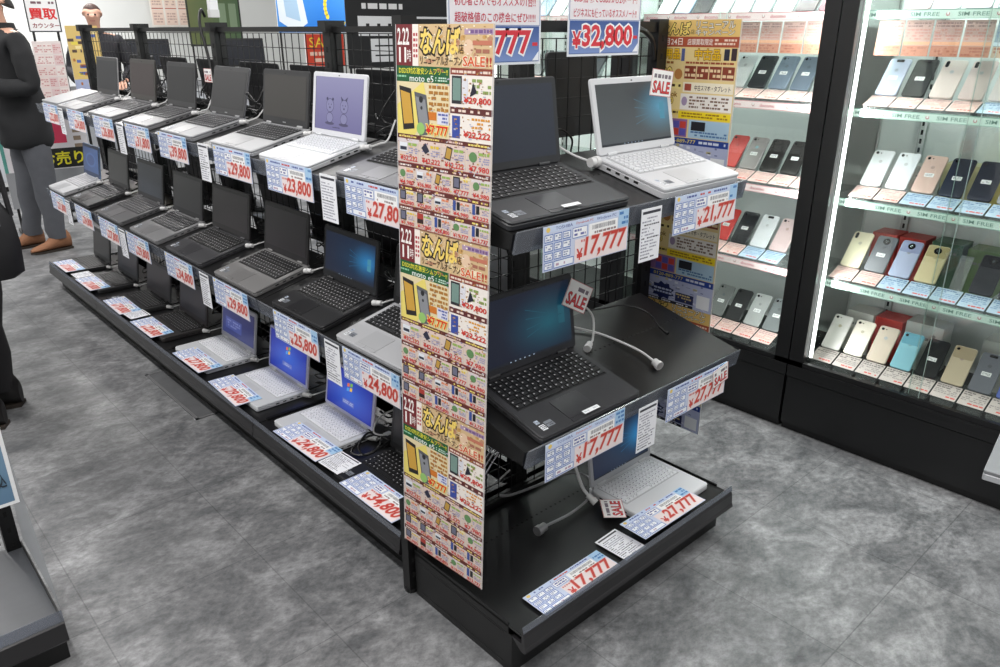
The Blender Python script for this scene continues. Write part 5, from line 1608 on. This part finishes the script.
# end unit leads
cable('lock_cable', 'white lock cable looping from the SALE tag down to the middle end shelf', [(.48, .34, .78), (.545, .32, .765), (.585, .29, .72), (.545, .25, .672), (.515, .235, .668)], .003, M_WHITEC, plugs=(((.485, .218, .666), (.515, .235, .668), .009),), cat='lock cable')
cable('lock_cable', 'white lock cable lying across the empty half of the end unit middle shelf', [(.43, .39, .73), (.50, .35, .70), (.585, .26, .672), (.615, .15, .650), (.610, .085, .637)], .0034, M_WHITEC, plugs=(((.603, .058, .631), (.608, .080, .636), .011),), cat='lock cable')
cable('power_cable', 'thin black lead with a free plug on the end unit middle shelf', [(.55, .40, .74), (.66, .36, .70), (.76, .32, .70), (.79, .25, .69), (.775, .19, .663)], .0024, M_DARKC, plugs=(((.770, .155, .653), (.775, .19, .663), .0045),))
cable('lock_cable', 'grey lock cable curling over the empty part of the end deck', [(.335, .218, .156), (.45, .212, .156), (.56, .235, .160), (.60, .29, .175), (.55, .33, .19), (.42, .335, .20), (.32, .34, .21), (.29, .36, .21)][::-1], .0042, mat('grey_sleeve', (150, 150, 152), .3, metal=.4), plugs=(((.30, .215, .157), (.335, .218, .156), .0125),), cat='lock cable')
cable('lock_cable', 'white lock cable dropping to the corner of the white laptop on the end deck', [(.50, .33, .53), (.50, .31, .42), (.512, .275, .28), (.520, .245, .20), (.524, .222, .175)], .005, M_WHITEC, plugs=(((.530, .195, .1575), (.524, .222, .175), .0095),), cat='lock cable')
cable('lock_cable', 'white lock cable at the corner of the white laptop on the end unit top shelf', [(.525, .275, 1.165), (.50, .31, 1.18), (.47, .35, 1.21), (.46, .40, 1.26)], .003, M_WHITEC, plugs=(((.545, .262, 1.163), (.515, .262, 1.163), .0125),), cat='lock cable')
cable('power_cable', 'black lead arching between the two laptops on the end unit top shelf', [(.43, .30, 1.165), (.44, .34, 1.22), (.50, .36, 1.24), (.56, .37, 1.21), (.58, .39, 1.17)], .003, M_DARKC)
cable('lock_cable', 'white lock cable behind the dark laptop on the end unit top shelf', [(.40, .306, 1.172), (.42, .33, 1.19), (.41, .38, 1.22)], .003, M_WHITEC, plugs=(((.37, .306, 1.170), (.405, .306, 1.172), .008),), cat='lock cable')
for k, (x, y) in enumerate(((.17, .385), (.20, .385), (.225, .385), (.25, .385))):
    cable('mesh_hook', 'thin steel brace under the end unit middle shelf, %s from the posters' % ORD[k], [(x-.06, .395, .20), (x, .30, .42), (x+.03, .20, .57)], .0022, M_CHROME, cat='brace')
# leads rising over the top rail of the run
cable('power_cable', 'black lead bundle climbing over the top rail by the third post of the run', [(.405, 2.27, 1.20), (.40, 2.30, 1.38), (.395, 2.33, 1.50), (.42, 2.36, 1.56), (.45, 2.40, 1.535)], .006, M_DARKC)
t = thing('ceiling_conduit', 'white hanging conduit rising above the top rail of the run', 'conduit', T(.46, 2.33, 1.53))
b = MB(); b.box(-.018, -.012, 0, .018, .012, 1.4); b.build('channel', M_WHITE, t)
b = MB(); b.box(-.02, -.014, 0, .02, .014, .03); b.build('end_cap', M_WHITEC, t)
# ------------------------------------------------------------------ near left fixture and near right lid corner
t = thing('end_shelf_unit', 'small black shelf unit with a clear side sheet and smoky lip across the aisle', 'display frame', T(-1.69, .745, 0))
b = MB(); b.box(0, .05, 0, .90, .43, .115); b.build('kick_panel', M_BLACK, t)
b = MB(); b.box(0, .0, .138, .90, .42, .142); b.build('plate', mat('grey_deck', (74, 76, 80), .4, noise=.1), t)
b = MB(); b.prism([(.05, .118), (.005, .092), (-.006, .092), (-.012, .10), (-.005, .145), (.0, .151), (.004, .151), (.004, .118)], 0, .90); b.build('front_lip', M_LIP, t)
b = MB(); b.prism([(-.002, .151), (-.0035, .151), (.0005, .180), (.002, .180)], 0, .9); b.build('price_rail', M_RAIL, t)
for x in (.0, .86):
    b = MB(); upright(b, x, x+.035, .40, .44, 1.45); b.build('upright', [M_BLACK, SLOT], t)
b = MB(); wires(b, .04, .85, .16, 1.42, .42); b.build('mesh_panel', M_BLACK2, t)
b = MB(); b.box(.896, .02, .118, .90, .42, .150); b.build('side_wall', M_BLACK, t)
b = MB(); b.poly([(.903, .03, .16), (.903, .41, .16), (.903, .39, .62), (.903, .30, .62)]); b.poly([(.904, .03, .16), (.904, .30, .62), (.904, .39, .62), (.904, .41, .16)])
b.build('clear_side_sheet', glassy('clear_film', (236, 238, 240), gloss=.10, opaque=.34, rough=.15), t)
def d_left(c, w, h, rn):
    c.grad(lambda u, v: lerp((96, 130, 160), (150, 180, 200), v), 0, 0, w, h, 3, 4, 1)
    c.frame(0, 0, w, h, .008, (240, 242, 244), 2)
    c.disc(w*.76, h*.36, w*.18, w*.18, (244, 240, 240), 3, 24)
    c.disc(w*.76, h*.36, w*.165, w*.165, (214, 60, 66), 4, 24); c.disc(w*.76, h*.36, w*.115, w*.115, (246, 240, 240), 5, 24)
    c.t('税込', w*.84, h*.14, w*.95, h*.25, (40, 50, 60), 6, off=.02)
panel('price_sign', .30, .34, T(-1.108, .79, .475) @ RX(PI/2), 'blue price sign with a red ring at the picture edge, over the near shelf unit', 'sign', d_left)
b = MB(); b.M = T(-1.02, .90, .143); b.slab(.15, .20, .012, r=.01, ch=.002); tag(b.build('tablet', mat('tablet_pale', (200, 202, 206), .3)), 'pale tablet lying on the grey deck of the near shelf unit', 'tablet')
t = thing('laptop', 'closed silver laptop whose corner shows at the picture edge, before the showcases', 'laptop', T(.427, -.764, .735) @ RZ(math.radians(8)))
b = MB(); b.slab(.34, .24, .012, r=.004, ch=.001, x0=0, y0=-.24); b.build('base', M_SILV, t)
b = MB(); b.slab(.34, .24, .007, r=.004, ch=.001, x0=0, y0=-.24, z0=.0125); b.build('lid', mat('lid_grey', (120, 122, 125), .4, metal=.1), t)
t = thing('demo_table', 'small black pedestal table under the closed silver laptop', 'table', T(.70, -.90, 0))
b = MB(); b.slab(.30, .22, .03, r=.03, ch=.004, y0=-.11, z0=.7045); b.build('table_top', M_CASE, t)
b = MB(); b.cyl((0, 0, .02), (0, 0, .705), .03, 12); b.build('column', M_CASE, t)
b = MB(); b.slab(.26, .26, .02, r=.05, ch=.004, y0=-.13); b.build('foot', M_CASE, t)
